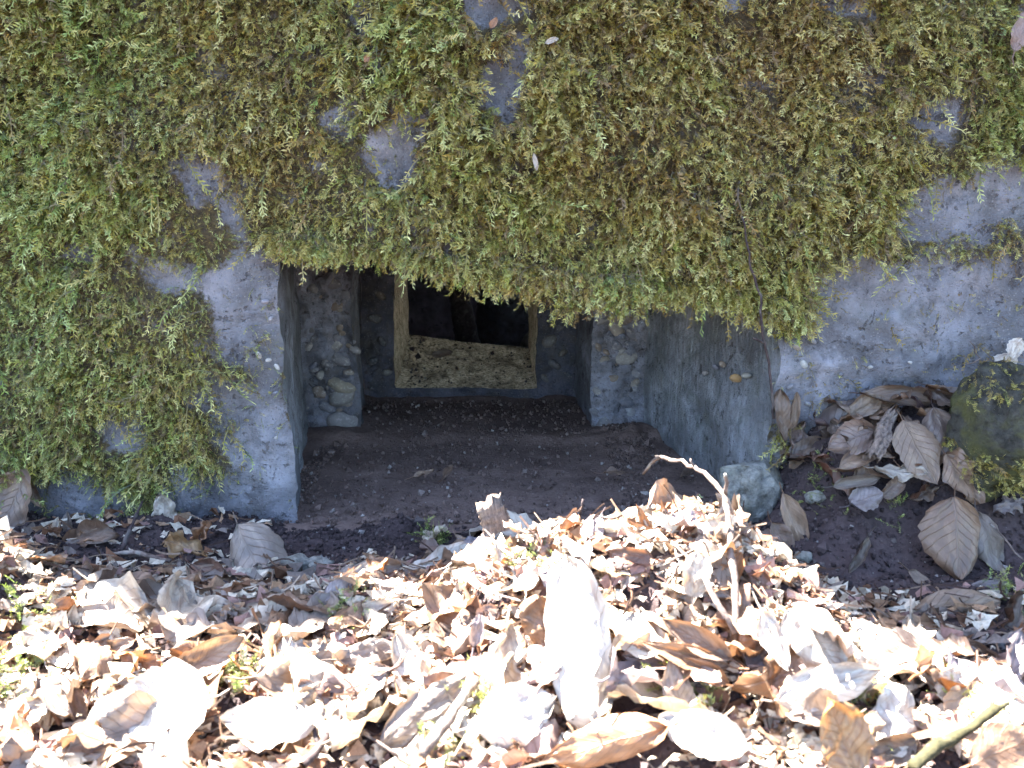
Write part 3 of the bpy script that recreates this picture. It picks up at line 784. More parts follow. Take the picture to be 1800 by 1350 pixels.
# ------------------------------------------------------------------ leaves
def leaf_mesh(seed, kind='beech', L=0.075, W=0.045, curl=0.0, fold=0.0, wave=0.1, cup=0.0, torn=0.0, nu=17, nv=9, stalk=True):
    """leaf along +Y, upper side +Z; curl bends the length, cup bends the width, fold closes it along the midrib"""
    r = np.random.default_rng(seed)
    v = np.linspace(0, 1, nu)[:, None] * np.ones((1, nv)); u = np.linspace(-1, 1, nv)[None, :] * np.ones((nu, 1))
    if kind == 'oak':
        prof = (np.sin(np.pi * v ** .8) ** .75) * (0.72 + 0.28 * np.sin(v * 2 * np.pi * 3.6 + .6))
        prof = prof * (.55 + .6 * v)
    elif kind == 'hornbeam':
        prof = np.sin(np.pi * v ** .82) ** .72 * (1 + .05 * np.sin(v * 2 * np.pi * 11))
    elif kind == 'round':
        prof = np.sin(np.pi * v ** .9) ** .5 * (1 + .06 * np.sin(v * 2 * np.pi * 5))
    else:
        prof = np.sin(np.pi * v ** .85) ** .8 * (1 + .035 * np.sin(v * 2 * np.pi * 6 + 1))
    if torn:
        prof = prof * (1 - torn * np.clip(fbm(v * 5 + r.random() * 40, np.sign(u) * 3 + r.random() * 9, 0.0, 3), 0, 1))
    prof = prof * (1 + .16 * fbm(v * 3 + r.random() * 40, np.sign(u) * 2 + r.random() * 20, 0.0, 3))
    half = W / 2 * prof
    s = u * half
    # width: a bend (cup) plus a fold at the midrib
    a = cup * (s / (W / 2)) + np.sign(u) * fold * (1 - np.exp(-np.abs(u) * 6))
    # integrate across the width
    ds = np.diff(s, axis=1)
    am = (a[:, 1:] + a[:, :-1]) / 2
    X = np.concatenate([np.zeros((nu, 1)), np.cumsum(ds * np.cos(am), 1)], 1)
    Z = np.concatenate([np.zeros((nu, 1)), np.cumsum(ds * np.sin(am), 1)], 1)
    mid = nv // 2
    X = X - X[:, mid:mid + 1]; Z = Z - Z[:, mid:mid + 1]
    # waves of the blade and the pleats between the veins
    Z = Z + wave * W * .5 * np.abs(u) ** 1.3 * fbm(v * 3.2 + r.random() * 30, u * 1.6 + r.random() * 30, 0.0, 2)
    Z = Z + .10 * W * fbm(v * 7 + r.random() * 30, u * 3.5 + r.random() * 30, 0.0, 2) * min(1.0, wave * 2)
    Z = Z + .022 * W * np.sin((v * 9 - np.abs(u) * 2.6) * 2 * np.pi) * np.sin(np.pi * v) * np.abs(u) ** .5
    # length: bend
    th = curl * (v[:, :1] - .5) * 1.0 + .25 * curl * np.sin(v[:, :1] * 5 + r.random() * 6)
    st = L / (nu - 1)
    cy = np.concatenate([[0], np.cumsum(np.cos((th[1:, 0] + th[:-1, 0]) / 2) * st)])[:, None]
    cz = np.concatenate([[0], np.cumsum(np.sin((th[1:, 0] + th[:-1, 0]) / 2) * st)])[:, None]
    tw = r.uniform(-.5, .5) * (v - .5)
    X2 = X * np.cos(tw) - Z * np.sin(tw); Z2 = X * np.sin(tw) + Z * np.cos(tw)
    Yw = cy - Z2 * np.sin(th); Zw = cz + Z2 * np.cos(th)
    c0 = np.array([0, cy[nu // 2, 0], cz[nu // 2, 0]])
    V = np.stack([X2, Yw, Zw], -1).reshape(-1, 3) - c0
    UV = np.stack([u, v, np.zeros_like(u)], -1).reshape(-1, 3)
    F = grid_faces(nu, nv)
    if stalk:
        b = len(V); p0 = V[mid]; d = p0 - V[nv + mid]; d = d / (np.linalg.norm(d) + 1e-9)
        d2 = d + np.array([r.uniform(-.4, .4), 0, .3]); d2 /= np.linalg.norm(d2)
        q = [p0, p0 + d * .006, p0 + d * .006 + d2 * .008]
        SV = []
        for i, p in enumerate(q):
            w = .0008 - .0001 * i
            SV += [p + np.array([-w, 0, 0]), p + np.array([w, 0, 0]), p + np.array([0, 0, w])]
        V = np.concatenate([V, np.array(SV)]); UV = np.concatenate([UV, np.zeros((9, 3))])
        E = []
        for i in range(2):
            for k in range(3):
                E.append((b + 3 * i + k, b + 3 * i + (k + 1) % 3, b + 3 * i + 3 + (k + 1) % 3, b + 3 * i + 3 + k))
        F = np.concatenate([F, np.array(E)])
    me = mesh_np('leaf', V, F)
    attr(me, 'leaf_uv', UV, 'FLOAT_VECTOR')
    me.materials.append(M_LEAF)
    return me

def leaf_frame(tip, el, az=0.0):
    """tip: direction of the leaf tip as seen in the picture (90 = up); el: how far the blade faces the sky (90) or the viewer (0)"""
    n = Vector((math.cos(R(el)) * math.sin(R(az)), -math.cos(R(el)) * math.cos(R(az)), math.sin(R(el))))
    rt = Vector((0, 0, 1)).cross(n) * -1
    if rt.length < .05: rt = Vector((1, 0, 0))
    rt = Vector((1, 0, 0)) - n * n.x; rt.normalize()
    upv = n.cross(rt); upv.normalize()
    if upv.z < 0 and el < 85: upv = -upv; 
    if el >= 85 and upv.y < 0: upv = -upv
    t = rt * math.cos(R(tip)) + upv * math.sin(R(tip)); t.normalize()
    x = t.cross(n); x.normalize()
    return Matrix((x, t, n)).transposed().to_4x4()

TONE = {'tan': (0.235, 0.150, 0.095), 'brown': (0.135, 0.070, 0.042), 'copper': (0.185, 0.085, 0.036), 'red': (0.125, 0.045, 0.026), 'amber': (0.30, 0.16, 0.05), 'grey': (0.165, 0.135, 0.12),
        'pale': (0.46, 0.405, 0.33), 'white': (0.52, 0.48, 0.42), 'purple': (0.062, 0.036, 0.046), 'lilac': (0.20, 0.175, 0.205), 'orange': (0.30, 0.125, 0.04), 'pink': (0.215, 0.135, 0.12), 'dark': (0.065, 0.036, 0.026)}
heroes = []
LEAF_GAIN = 1.0                         # factor on the leaf colours, lower for leaves on the right bank
def leaf(px, py, kind, Lpx, Wpx, tip, el, tone, label, az=0.0, curl=0.0, fold=0.0, cup=0.0, wave=.25, torn=0.0, Y=None, lift=0.012):
    p = ground_hit(px, py) if Y is None else at(px, py, Y)
    dist = (p - CAM).dot(FWD)
    if Y is None:
        p = p - ray(px, py) * lift
    s = dist / FPX
    me = leaf_mesh(len(heroes) + 100, kind, Lpx * s, Wpx * s, curl, fold, wave * 1.5, cup * 1.15, torn, stalk=Lpx > 40)
    o = link('dead_leaf', me)
    M = leaf_frame(tip, el, az); M.translation = p
    o.matrix_world = M
    o.color = (*(c * LEAF_GAIN for c in TONE[tone]), 1)
    tag(o, label, 'leaf', 'dead leaves of the litter')
    heroes.append((o, px, py))
    return o

# --- shaded strip on the left
leaf(22, 885, 'beech', 125, 85, 250, 25, 'brown', 'large brown leaf leaning on the mossy wall at the left picture edge', curl=.4, cup=.5, lift=.03)
leaf(62, 868, 'beech', 55, 30, 300, 20, 'tan', 'small tan curled leaf tip beside the large brown leaf at the left wall', cup=1.4)
leaf(98, 938, 'beech', 62, 26, 80, 10, 'white', 'whitish curled leaf standing upright, left one of a pair by the wall', cup=2.2, torn=.4)
leaf(124, 928, 'beech', 62, 30, 100, 10, 'grey', 'grey curled leaf standing upright, right one of a pair by the wall', cup=1.8, torn=.3)
leaf(160, 945, 'beech', 90, 50, 10, 50, 'brown', 'brown crumpled leaf behind the left soil strip below the moss', cup=.8, wave=.6)
leaf(290, 898, 'round', 62, 50, 100, 15, 'pale', 'pale tan cupped leaf standing against the mossy wall foot', cup=1.0, wave=.5, lift=.02)
leaf(322, 962, 'oak', 75, 62, 160, 40, 'amber', 'crumpled amber leaf on the shaded soil left of the big toothed leaf', cup=.6, wave=1.0, lift=.02)
leaf(355, 945, 'oak', 60, 55, 60, 30, 'orange', 'orange crumpled leaf piece above the amber leaf', cup=.9, wave=1.0, lift=.02)
leaf(446, 988, 'hornbeam', 158, 105, 300, 42, 'grey', 'large grey brown toothed leaf with clear veins lying left of the niche', cup=-.35, wave=.2, lift=.03)
leaf(372, 1015, 'beech', 95, 50, 330, 45, 'red', 'dark red brown leaf under the edge of the big toothed leaf', cup=.5, wave=.5)
leaf(466, 1040, 'beech', 85, 36, 350, 50, 'brown', 'brown folded leaf below the tip of the big toothed leaf', fold=.6, wave=.5, lift=.016)
leaf(185, 1040, 'beech', 70, 34, 30, 60, 'amber', 'small amber leaf at the shadow line on the left', curl=.5)
leaf(222, 1052, 'beech', 70, 34, 10, 55, 'lilac', 'grey lilac leaf beside the small amber leaf', cup=.4)
leaf(255, 1040, 'beech', 70, 34, 60, 30, 'pale', 'pale curled leaf over a dark hollow at the shadow line', cup=1.6, wave=.5, lift=.02)
leaf(180, 1072, 'beech', 85, 45, 170, 55, 'brown', 'flat brown leaf half in sun below the small amber leaf', wave=.3)
leaf(302, 1072, 'beech', 85, 62, 70, 25, 'pale', 'upright pale leaf glaring in the sun at the left shadow line', wave=.3, lift=.02)
leaf(385, 1082, 'beech', 105, 66, 10, 50, 'pale', 'bright leaf in full sun below the brown folded leaf', cup=.5, lift=.02)
# --- sunlit left foreground
leaf(207, 1136, 'beech', 60, 32, 200, 35, 'tan', 'small tan leaf edge turned up in the sunny left litter', cup=1.2, lift=.02)
leaf(262, 1166, 'beech', 100, 46, 340, 10, 'orange', 'orange brown underside of a leaf in the sunny left litter', cup=1.2, wave=.6, lift=.02)
leaf(372, 1152, 'beech', 125, 60, 30, 25, 'tan', 'pointed tan leaf raised above the white leaves on the left', cup=.9, lift=.035)
leaf(335, 1185, 'beech', 90, 40, 200, 20, 'brown', 'brown shaded leaf under the pointed tan leaf', cup=.6, lift=.02)
leaf(464, 1212, 'oak', 110, 60, 320, 25, 'orange', 'orange brown curved leaf right of the pointed tan leaf', cup=1.2, wave=.6, lift=.02)
leaf(140, 1242, 'beech', 70, 42, 300, 30, 'brown', 'small brown leaf beside the broad white leaf at the lower left', cup=.9, lift=.02)
leaf(258, 1258, 'round', 200, 165, 200, 62, 'white', 'broad flat white leaf at the lower left', curl=-.3, wave=.18, lift=.035)
leaf(215, 1325, 'oak', 110, 60, 340, 20, 'dark', 'dark brown scalloped leaf edge below the broad white leaf', cup=.8, wave=.8, lift=.012)
leaf(125, 1300, 'beech', 60, 26, 30, 30, 'red', 'small red brown leaf at the lower left corner', cup=1.0, lift=.02)
leaf(424, 1302, 'beech', 130, 70, 10, 25, 'dark', 'dark brown shaded leaf at the bottom edge right of the broad white leaf', cup=.9, wave=.5, lift=.01)
leaf(524, 1300, 'beech', 50, 24, 80, 15, 'amber', 'little amber leaf standing at the bottom edge', cup=1.0, lift=.02)
leaf(60, 1240, 'beech', 100, 70, 60, 65, 'pale', 'pale sunlit leaf near the lower left corner', wave=.3, lift=.03)
leaf(470, 1270, 'beech', 150, 90, 180, 65, 'white', 'long white leaf flat in the sun right of the orange brown curved leaf', wave=.25, lift=.04)
# --- the mound
leaf(970, 932, 'beech', 70, 46, 150, 42, 'copper', 'flat copper leaf on top of the mound beside the wood chunk', wave=.15, lift=.016)
leaf(865, 962, 'beech', 78, 44, 200, 30, 'pale', 'cream folded leaf at the crest of the mound', fold=.6, wave=.4, lift=.012)
leaf(925, 965, 'beech', 95, 36, 20, 35, 'tan', 'tan leaf with curled rim below the copper leaf', cup=1.5, wave=.4, lift=.016)
leaf(898, 1006, 'oak', 58, 48, 110, 20, 'red', 'red brown leaf standing in the middle of the mound', cup=.6, wave=.6, lift=.015)
leaf(780, 1005, 'round', 140, 90, 30, 45, 'white', 'large bright white leaf on the left slope of the mound', cup=-.5, wave=.3, lift=.03)
leaf(637, 1018, 'beech', 140, 74, 20, 42, 'grey', 'large dull grey brown leaf left of the mound', cup=-.7, wave=.3, lift=.025)
leaf(594, 1042, 'beech', 70, 42, 40, 40, 'lilac', 'grey leaf leaning under the large dull leaf', wave=.4)
leaf(660, 1080, 'beech', 80, 50, 30, 35, 'pale', 'bright leaf below the large dull grey brown leaf', cup=.4, lift=.02)
leaf(592, 1170, 'oak', 80, 44, 330, 18, 'orange', 'orange brown leaf underside in the sunny middle litter', cup=1.1, wave=.5, lift=.016)
leaf(655, 1150, 'beech', 120, 50, 10, 50, 'grey', 'grey rippled leaf above the orange brown underside', cup=.8, wave=.8, lift=.022)
leaf(720, 1165, 'beech', 110, 60, 120, 40, 'white', 'white folded leaf in the middle of the sunny litter', fold=.5, wave=.4, lift=.03)
leaf(745, 1040, 'beech', 90, 26, 30, 30, 'purple', 'dark narrow leaf across the left slope of the mound', cup=1.0, lift=.02)
leaf(838, 1108, 'beech', 56, 28, 80, 15, 'lilac', 'small upright grey leaf left of the tan backlit leaf', cup=.9, lift=.03)
leaf(952, 1092, 'round', 86, 78, 100, 18, 'copper', 'tan copper backlit leaf standing left of the tall white leaf', cup=-.5, wave=.4, lift=.035)
leaf(1014, 1118, 'round', 262, 112, 96, 45, 'white', 'tall bright white leaf standing in the centre of the litter', cup=-.45, curl=.5, wave=.3, lift=.05)
leaf(745, 1250, 'beech', 190, 70, 40, 30, 'grey', 'long greyish brown folded leaf at the bottom centre', fold=-.5, wave=.5, lift=.03)
leaf(850, 1215, 'beech', 90, 40, 35, 25, 'red', 'red brown shaded leaf right of the long folded leaf', cup=1.2, lift=.01)
leaf(1062, 1308, 'beech', 215, 80, 195, 25, 'orange', 'large orange brown leaf at the bottom edge', cup=-.8, wave=.3, lift=.04)
leaf(905, 1250, 'beech', 150, 90, 20, 60, 'white', 'white leaf flat in the sun above the large orange brown leaf', wave=.4, lift=.03)
leaf(1108, 976, 'beech', 84, 58, 170, 22, 'red', 'red brown cup shaped leaf near the top of the mound', cup=1.9, wave=.4, lift=.022)
leaf(1136, 925, 'beech', 84, 26, 115, 10, 'orange', 'thin orange folded leaf upright on the crest of the mound', fold=1.0, lift=.02)
leaf(1060, 945, 'beech', 60, 42, 30, 40, 'pink', 'pinkish leaf on the crest right of the copper leaf', cup=.6, wave=.5, lift=.012)
leaf(1200, 925, 'oak', 70, 40, 30, 25, 'orange', 'orange brown leaf at the peak of the mound', cup=.9, wave=.6, lift=.015)
leaf(1222, 1010, 'round', 76, 60, 80, 25, 'pale', 'pale leaf between the bent twig and the mound peak', cup=.6, wave=.4, lift=.03)
leaf(1280, 1010, 'beech', 90, 46, 60, 15, 'orange', 'orange backlit leaf behind the bent twig', cup=1.0, wave=.4, lift=.016)
leaf(1325, 1050, 'beech', 100, 70, 250, 15, 'red', 'dark red brown shaded leaf between bent twig and bark sheet', cup=1.0, wave=.4, lift=.005)
leaf(1224, 1122, 'beech', 130, 50, 150, 22, 'brown', 'brown leaf, uppermost of the stacked folded leaves', fold=.7, wave=.3, lift=.032)
leaf(1205, 1150, 'beech', 150, 44, 165, 22, 'copper', 'copper leaf, lower of the stacked folded leaves', fold=.7, wave=.3, lift=.030)
leaf(1240, 1178, 'beech', 90, 36, 150, 25, 'orange', 'orange narrow leaf under the stacked folded leaves', fold=.6, lift=.02)
leaf(1325, 1112, 'oak', 90, 60, 40, 15, 'orange', 'orange leaf at the foot of the bent twig', cup=.6, wave=.4, lift=.03)
leaf(1362, 1125, 'beech', 100, 44, 290, 30, 'white', 'narrow white leaf lying over the orange leaf', cup=-.4, lift=.045)
leaf(1368, 1185, 'oak', 150, 90, 60, 22, 'copper', 'big shaded copper leaf below the narrow white leaf', cup=.8, wave=.5, lift=.02)
leaf(1432, 1128, 'round', 125, 82, 310, 35, 'white', 'pale spotted leaf over the lower end of the bark sheet', wave=.2, cup=-.3, lift=.045)
leaf(1398, 922, 'beech', 112, 38, 290, 15, 'tan', 'long tan leaf standing in the shade beside the mound', fold=.4, wave=.3, lift=.02)
leaf(1375, 950, 'beech', 70, 42, 300, 20, 'brown', 'brown leaf behind the long tan leaf', cup=.6, lift=.01)
# --- the bank on the right
LEAF_GAIN = 0.58
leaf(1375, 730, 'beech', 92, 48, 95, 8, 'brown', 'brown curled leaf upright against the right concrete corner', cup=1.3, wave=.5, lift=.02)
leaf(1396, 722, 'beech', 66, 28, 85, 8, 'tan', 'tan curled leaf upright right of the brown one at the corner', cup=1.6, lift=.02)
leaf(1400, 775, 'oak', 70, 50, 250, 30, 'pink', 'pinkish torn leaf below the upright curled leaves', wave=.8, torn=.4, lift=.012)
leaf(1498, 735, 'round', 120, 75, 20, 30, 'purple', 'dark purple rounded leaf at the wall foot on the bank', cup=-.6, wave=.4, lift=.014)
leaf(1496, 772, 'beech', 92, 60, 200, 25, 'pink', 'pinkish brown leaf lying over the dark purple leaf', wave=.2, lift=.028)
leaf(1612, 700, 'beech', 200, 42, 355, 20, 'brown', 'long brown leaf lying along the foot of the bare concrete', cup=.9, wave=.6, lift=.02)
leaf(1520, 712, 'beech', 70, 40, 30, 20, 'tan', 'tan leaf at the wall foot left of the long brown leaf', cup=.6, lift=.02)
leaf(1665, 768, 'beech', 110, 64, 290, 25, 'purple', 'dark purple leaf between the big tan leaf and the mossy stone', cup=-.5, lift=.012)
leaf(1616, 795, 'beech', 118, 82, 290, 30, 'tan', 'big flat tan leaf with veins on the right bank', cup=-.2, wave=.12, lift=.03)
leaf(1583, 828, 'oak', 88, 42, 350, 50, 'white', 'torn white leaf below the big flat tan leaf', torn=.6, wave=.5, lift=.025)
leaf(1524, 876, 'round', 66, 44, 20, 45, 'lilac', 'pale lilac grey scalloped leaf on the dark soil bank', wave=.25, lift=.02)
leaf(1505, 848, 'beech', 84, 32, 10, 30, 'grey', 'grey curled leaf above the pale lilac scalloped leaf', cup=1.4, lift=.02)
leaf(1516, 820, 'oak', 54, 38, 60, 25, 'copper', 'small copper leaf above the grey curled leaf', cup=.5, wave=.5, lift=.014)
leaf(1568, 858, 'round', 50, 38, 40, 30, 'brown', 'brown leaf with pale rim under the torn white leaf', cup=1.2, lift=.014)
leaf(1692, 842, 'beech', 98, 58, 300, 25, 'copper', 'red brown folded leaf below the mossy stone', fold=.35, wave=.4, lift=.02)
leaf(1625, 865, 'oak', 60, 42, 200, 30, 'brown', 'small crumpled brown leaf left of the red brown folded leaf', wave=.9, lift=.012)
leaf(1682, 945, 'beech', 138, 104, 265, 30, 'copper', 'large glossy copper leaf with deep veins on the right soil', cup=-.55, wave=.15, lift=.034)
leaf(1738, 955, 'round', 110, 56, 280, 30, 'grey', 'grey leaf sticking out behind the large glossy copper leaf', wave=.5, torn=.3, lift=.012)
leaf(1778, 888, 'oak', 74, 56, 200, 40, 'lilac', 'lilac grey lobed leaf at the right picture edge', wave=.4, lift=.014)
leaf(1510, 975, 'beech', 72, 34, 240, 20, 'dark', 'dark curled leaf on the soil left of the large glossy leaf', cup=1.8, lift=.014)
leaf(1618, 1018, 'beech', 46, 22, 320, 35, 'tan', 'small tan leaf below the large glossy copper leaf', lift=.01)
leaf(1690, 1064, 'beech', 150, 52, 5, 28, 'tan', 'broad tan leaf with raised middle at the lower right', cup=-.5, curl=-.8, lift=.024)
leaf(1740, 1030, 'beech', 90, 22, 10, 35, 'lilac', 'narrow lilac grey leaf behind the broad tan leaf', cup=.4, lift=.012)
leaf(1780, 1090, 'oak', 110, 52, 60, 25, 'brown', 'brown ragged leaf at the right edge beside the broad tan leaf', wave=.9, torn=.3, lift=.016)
# --- sunlit right foreground
LEAF_GAIN = 1.0
leaf(1460, 1205, 'beech', 190, 74, 15, 45, 'white', 'long white leaf with dark underside in the right foreground', cup=-.5, wave=.3, lift=.04)
leaf(1575, 1265, 'round', 120, 90, 60, 40, 'white', 'rounded white leaf in the right foreground', cup=-.6, wave=.3, lift=.035)
leaf(1482, 1292, 'round', 120, 100, 110, 20, 'amber', 'blurred amber translucent leaf at the bottom right', cup=.7, wave=.5, lift=.06)
leaf(1675, 1205, 'round', 66, 60, 90, 25, 'white', 'small rounded bright leaf left of the round pale pair', cup=-.6, lift=.03)
leaf(1720, 1185, 'round', 50, 44, 90, 20, 'pink', 'small round pinkish leaf at the shadow line on the right', cup=-.4, lift=.024)
leaf(1766, 1318, 'beech', 130, 80, 20, 30, 'copper', 'copper leaf in the bottom right corner', wave=.2, lift=.05)
leaf(1760, 1225, 'beech', 120, 66, 60, 55, 'white', 'bright leaf above the green stem at the right edge', wave=.3, lift=.035)
leaf(1590, 1160, 'oak', 100, 48, 20, 15, 'pale', 'pale scalloped leaf upright at the right shadow line', cup=.6, wave=.6, lift=.02)
leaf(1700, 1140, 'beech', 90, 40, 340, 30, 'brown', 'dull brown leaf in the shade above the round pale pair', cup=.8, wave=.5, lift=.012)
leaf(1560, 1320, 'beech', 110, 60, 200, 30, 'dark', 'dark leaf underside beside the blurred amber leaf', cup=.9, lift=.02)
leaf(1235, 1290, 'beech', 150, 80, 160, 60, 'white', 'white sunlit leaf right of the large orange brown leaf', wave=.4, lift=.03)
leaf(1190, 1215, 'beech', 110, 60, 100, 35, 'grey', 'grey shaded leaf below the stacked folded leaves', cup=.6, lift=.02)
# --- bits caught on the wall
leaf(1792, 55, 'beech', 70, 34, 80, 5, 'pink', 'pink brown leaf caught in the moss at the right picture edge', cup=.8, Y=-.045)
leaf(970, 72, 'beech', 26, 13, 200, 15, 'white', 'tiny white leaf bit in the moss near the picture top', cup=.8, Y=-.045)
leaf(941, 284, 'beech', 32, 11, 100, 5, 'white', 'tiny whitish husk in the moss above the niche', cup=1.0, Y=-.045)
leaf(868, 40, 'beech', 22, 14, 60, 5, 'orange', 'tiny orange leaf bit in the moss at the top of a bare streak', cup=.6, Y=-.04)
leaf(645, 103, 'beech', 16, 12, 60, 5, 'orange', 'tiny orange fleck in the moss left of the bare streak', cup=.6, Y=-.04)
leaf(1768, 635, 'round', 46, 34, 20, 25, 'white', 'pale rounded leaf behind the mossy stone, lower of two', cup=-.7, lift=.02)
leaf(1786, 612, 'round', 40, 32, 60, 15, 'white', 'pale leaf behind the mossy stone, upper of two at the edge', cup=-.7, lift=.03)
N_HERO = len(heroes)

# --- the rest of the 300 that show: strewn over the litter, each told by its neighbour
VAR = []
for i in range(60):
    r = np.random.default_rng(900 + i)
    kind = r.choice(['beech', 'beech', 'beech', 'oak', 'hornbeam', 'round'])
    st = i % 4
    prm = [dict(cup=r.uniform(.6, 1.5), wave=.7, torn=r.uniform(0, .4)), dict(fold=r.uniform(.3, .7), wave=.6, torn=r.uniform(0, .4)), dict(cup=r.uniform(-.7, -.2), wave=.6, torn=r.uniform(0, .3)), dict(wave=1.0, torn=r.uniform(.5, .9), cup=r.uniform(-.4, .6))][st]
    VAR.append((leaf_mesh(900 + i, kind, r.uniform(.045, .07), r.uniform(.026, .042), curl=r.uniform(-.5, .6), **prm), ['curled', 'folded', 'arched', 'torn'][st]))
hp = np.array([(h[1], h[2]) for h in heroes], float)
NICK = [h[0]['label'] for h in heroes]
seen = {}
fill = 0; tries = 0
FILL_XY = []
while fill < 300 - N_HERO and tries < 20000:
    tries += 1
    x, y = random.uniform(-.66, .68), random.uniform(-.47, -.03)
    if fill < 30: x, y = random.uniform(.28, .6), random.uniform(-.2, -.008)
    z = float(G(x, y))
    px, py = (float(k) for k in to_px(x, y, z))
    bank = fill < 30
    if bank and not (1390 < px < 1730 and 700 < py < 860): continue
    if not (8 < px < 1792 and 900 < py < 1342) and not bank: continue
    if (px < 740 and py < 1000) or (px < 560 and py < 1040 and random.random() < .8): continue
    if px > 1440 and py < 1150 and not bank: continue
    sunny = py > np.interp(px, [0, 130, 350, 500, 700, 1000, 1250, 1480, 1800], [945, 1045, 1085, 1100, 1000, 955, 900, 1135, 1190])
    if not sunny and not bank and random.random() < .78: continue
    if FILL_XY and min((x - a) ** 2 + (y - b) ** 2 for a, b in FILL_XY) < .016 ** 2: continue
    FILL_XY.append((x, y))
    me, post = VAR[random.randrange(60)]
    o = bpy.data.objects.new('dead_leaf', me); COL.objects.link(o)
    sc = random.choice([.6, .75, .9, 1.05, 1.2]) if py < 1080 else random.choice([.6, .9, 1.1, 1.35, 1.5])
    nrm = Vector((random.gauss(0, .33), random.gauss(-.1, .33), 1)).normalized()
    M = nrm.to_track_quat('Z', 'Y').to_matrix().to_4x4() @ Matrix.Rotation(random.uniform(0, 6.28), 4, 'Z') @ Matrix.Diagonal((sc, sc, sc, 1))
    M.translation = (x, y, z + random.uniform(.008, .022))
    o.matrix_world = M
    tone = random.choice(['tan', 'tan', 'pale', 'pale', 'pale', 'brown', 'grey', 'grey', 'copper', 'white', 'pink', 'lilac'])
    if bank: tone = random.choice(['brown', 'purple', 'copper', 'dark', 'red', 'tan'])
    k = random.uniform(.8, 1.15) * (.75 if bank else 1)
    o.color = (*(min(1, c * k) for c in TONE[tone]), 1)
    d = hp - np.array([px, py]); i = int(np.argmin((d ** 2).sum(1)))
    dx, dy = -d[i]
    rel = ('just right of' if dx > 0 else 'just left of') if abs(dx) > abs(dy) else ('just below' if dy > 0 else 'just above')
    short = ' '.join(NICK[i].split()[:7])
    for w in (' in', ' at', ' on', ' of', ' the', ' a', ' with', ' by', ' below', ' above', ' over', ' lying', ' standing', ' left', ' right', ' and', ' beside', ' under', ' behind', ' between', ' near', ' one', ' against', ' along', ' across', ' bottom', ' lower', ' sunny', ' to', ' full', ' flat', ' mossy', ' bent', ' in'):
        if short.endswith(w): short = short[:-len(w)]
    sz = 'small' if sc < .8 else ('large' if sc > 1.05 else 'medium')
    tone_w = {'red': 'red brown', 'pale': 'pale cream'}.get(tone, tone)
    lab = f'{sz} {post} {tone_w} leaf {rel} the {short}'
    lab = ' '.join(lab.split()[:16])
    if lab in seen:
        bpy.data.objects.remove(o); FILL_XY.pop(); continue
    seen[lab] = 1
    tag(o, lab, 'leaf', 'dead leaves of the litter')
    fill += 1

# ------------------------------------------------------------------ litter that nobody could count
def scatter_mesh(name, n, maker, mat, pos):
    VS, FS, CS = [], [], []; b = 0
    for i in range(n):
        V, F, c = maker(i)
        VS.append(V + pos[i]); FS += [tuple(k + b for k in f) for f in F]; CS.append(np.tile(np.array([*c, 1.0]), (len(V), 1))); b += len(V)
    me = bpy.data.meshes.new(name); me.from_pydata(np.concatenate(VS).tolist(), [], FS)
    attr(me, 'tone', np.concatenate(CS), 'FLOAT_COLOR')
    return link(name, me, None, mat)

def rot3(r):
    q = r.normal(0, 1, 4); q /= np.linalg.norm(q)
    a, b, c, d = q
    return np.array([[a*a+b*b-c*c-d*d, 2*(b*c-a*d), 2*(b*d+a*c)], [2*(b*c+a*d), a*a-b*b+c*c-d*d, 2*(c*d-a*b)], [2*(b*d-a*c), 2*(c*d+a*b), a*a-b*b-c*c+d*d]])

def chip(i):
    r = rng
    if r.random() < .10:          # stalks and splinters
        L = r.uniform(.012, .040); w = r.uniform(.0005, .0011); k = 5
        q = np.linspace(-.5, .5, k)
        b = r.normal(0, .3, 2)
        cx = np.stack([q * L, b[0] * L * (q * q), b[1] * L * (q * q) + .003], -1)
        V = np.concatenate([cx + [0, w, 0], cx - [0, w, 0], cx + [0, 0, w * 1.5]])
        F = [f for j in range(k - 1) for f in ((j, j + 1, 2 * k + j + 1, 2 * k + j), (2 * k + j, 2 * k + j + 1, k + j + 1, k + j), (k + j, k + j + 1, j + 1, j))]
        a = r.uniform(0, 6.28); tl = r.normal(0, .3)
        Rz = np.array([[math.cos(a), -math.sin(a), 0], [math.sin(a), math.cos(a), 0], [0, 0, 1]]) @ np.array([[math.cos(tl), 0, math.sin(tl)], [0, 1, 0], [-math.sin(tl), 0, math.cos(tl)]])
        return V @ Rz.T + [0, 0, .006], F, np.array([(.10, .06, .04), (.22, .16, .12), (.05, .03, .025)][r.integers(3)])
    s = .003 + .012 * r.random() ** 1.6 if r.random() > .1 else r.uniform(.013, .022); k = r.integers(6, 10)
    a = np.sort(r.random(k)) * 6.283
    rad = s * r.uniform(.5, 1.0, k)
    V = np.stack([rad * np.cos(a), rad * .6 * np.sin(a), .5 * s * r.normal(0, .6, k)], -1)
    V = np.concatenate([V, np.array([[0, 0, .25 * s]])])
    F = [(j, (j + 1) % k, k) for j in range(k)]
    tilt = rot3(r) if r.random() < .2 else np.eye(3)
    c = np.array(TONE[random.choice(['tan', 'tan', 'brown', 'grey', 'pale', 'pale', 'pale', 'pink'])]) * r.uniform(1.0, 1.5)
    return V @ tilt.T, F, np.clip(c, 0, 1)

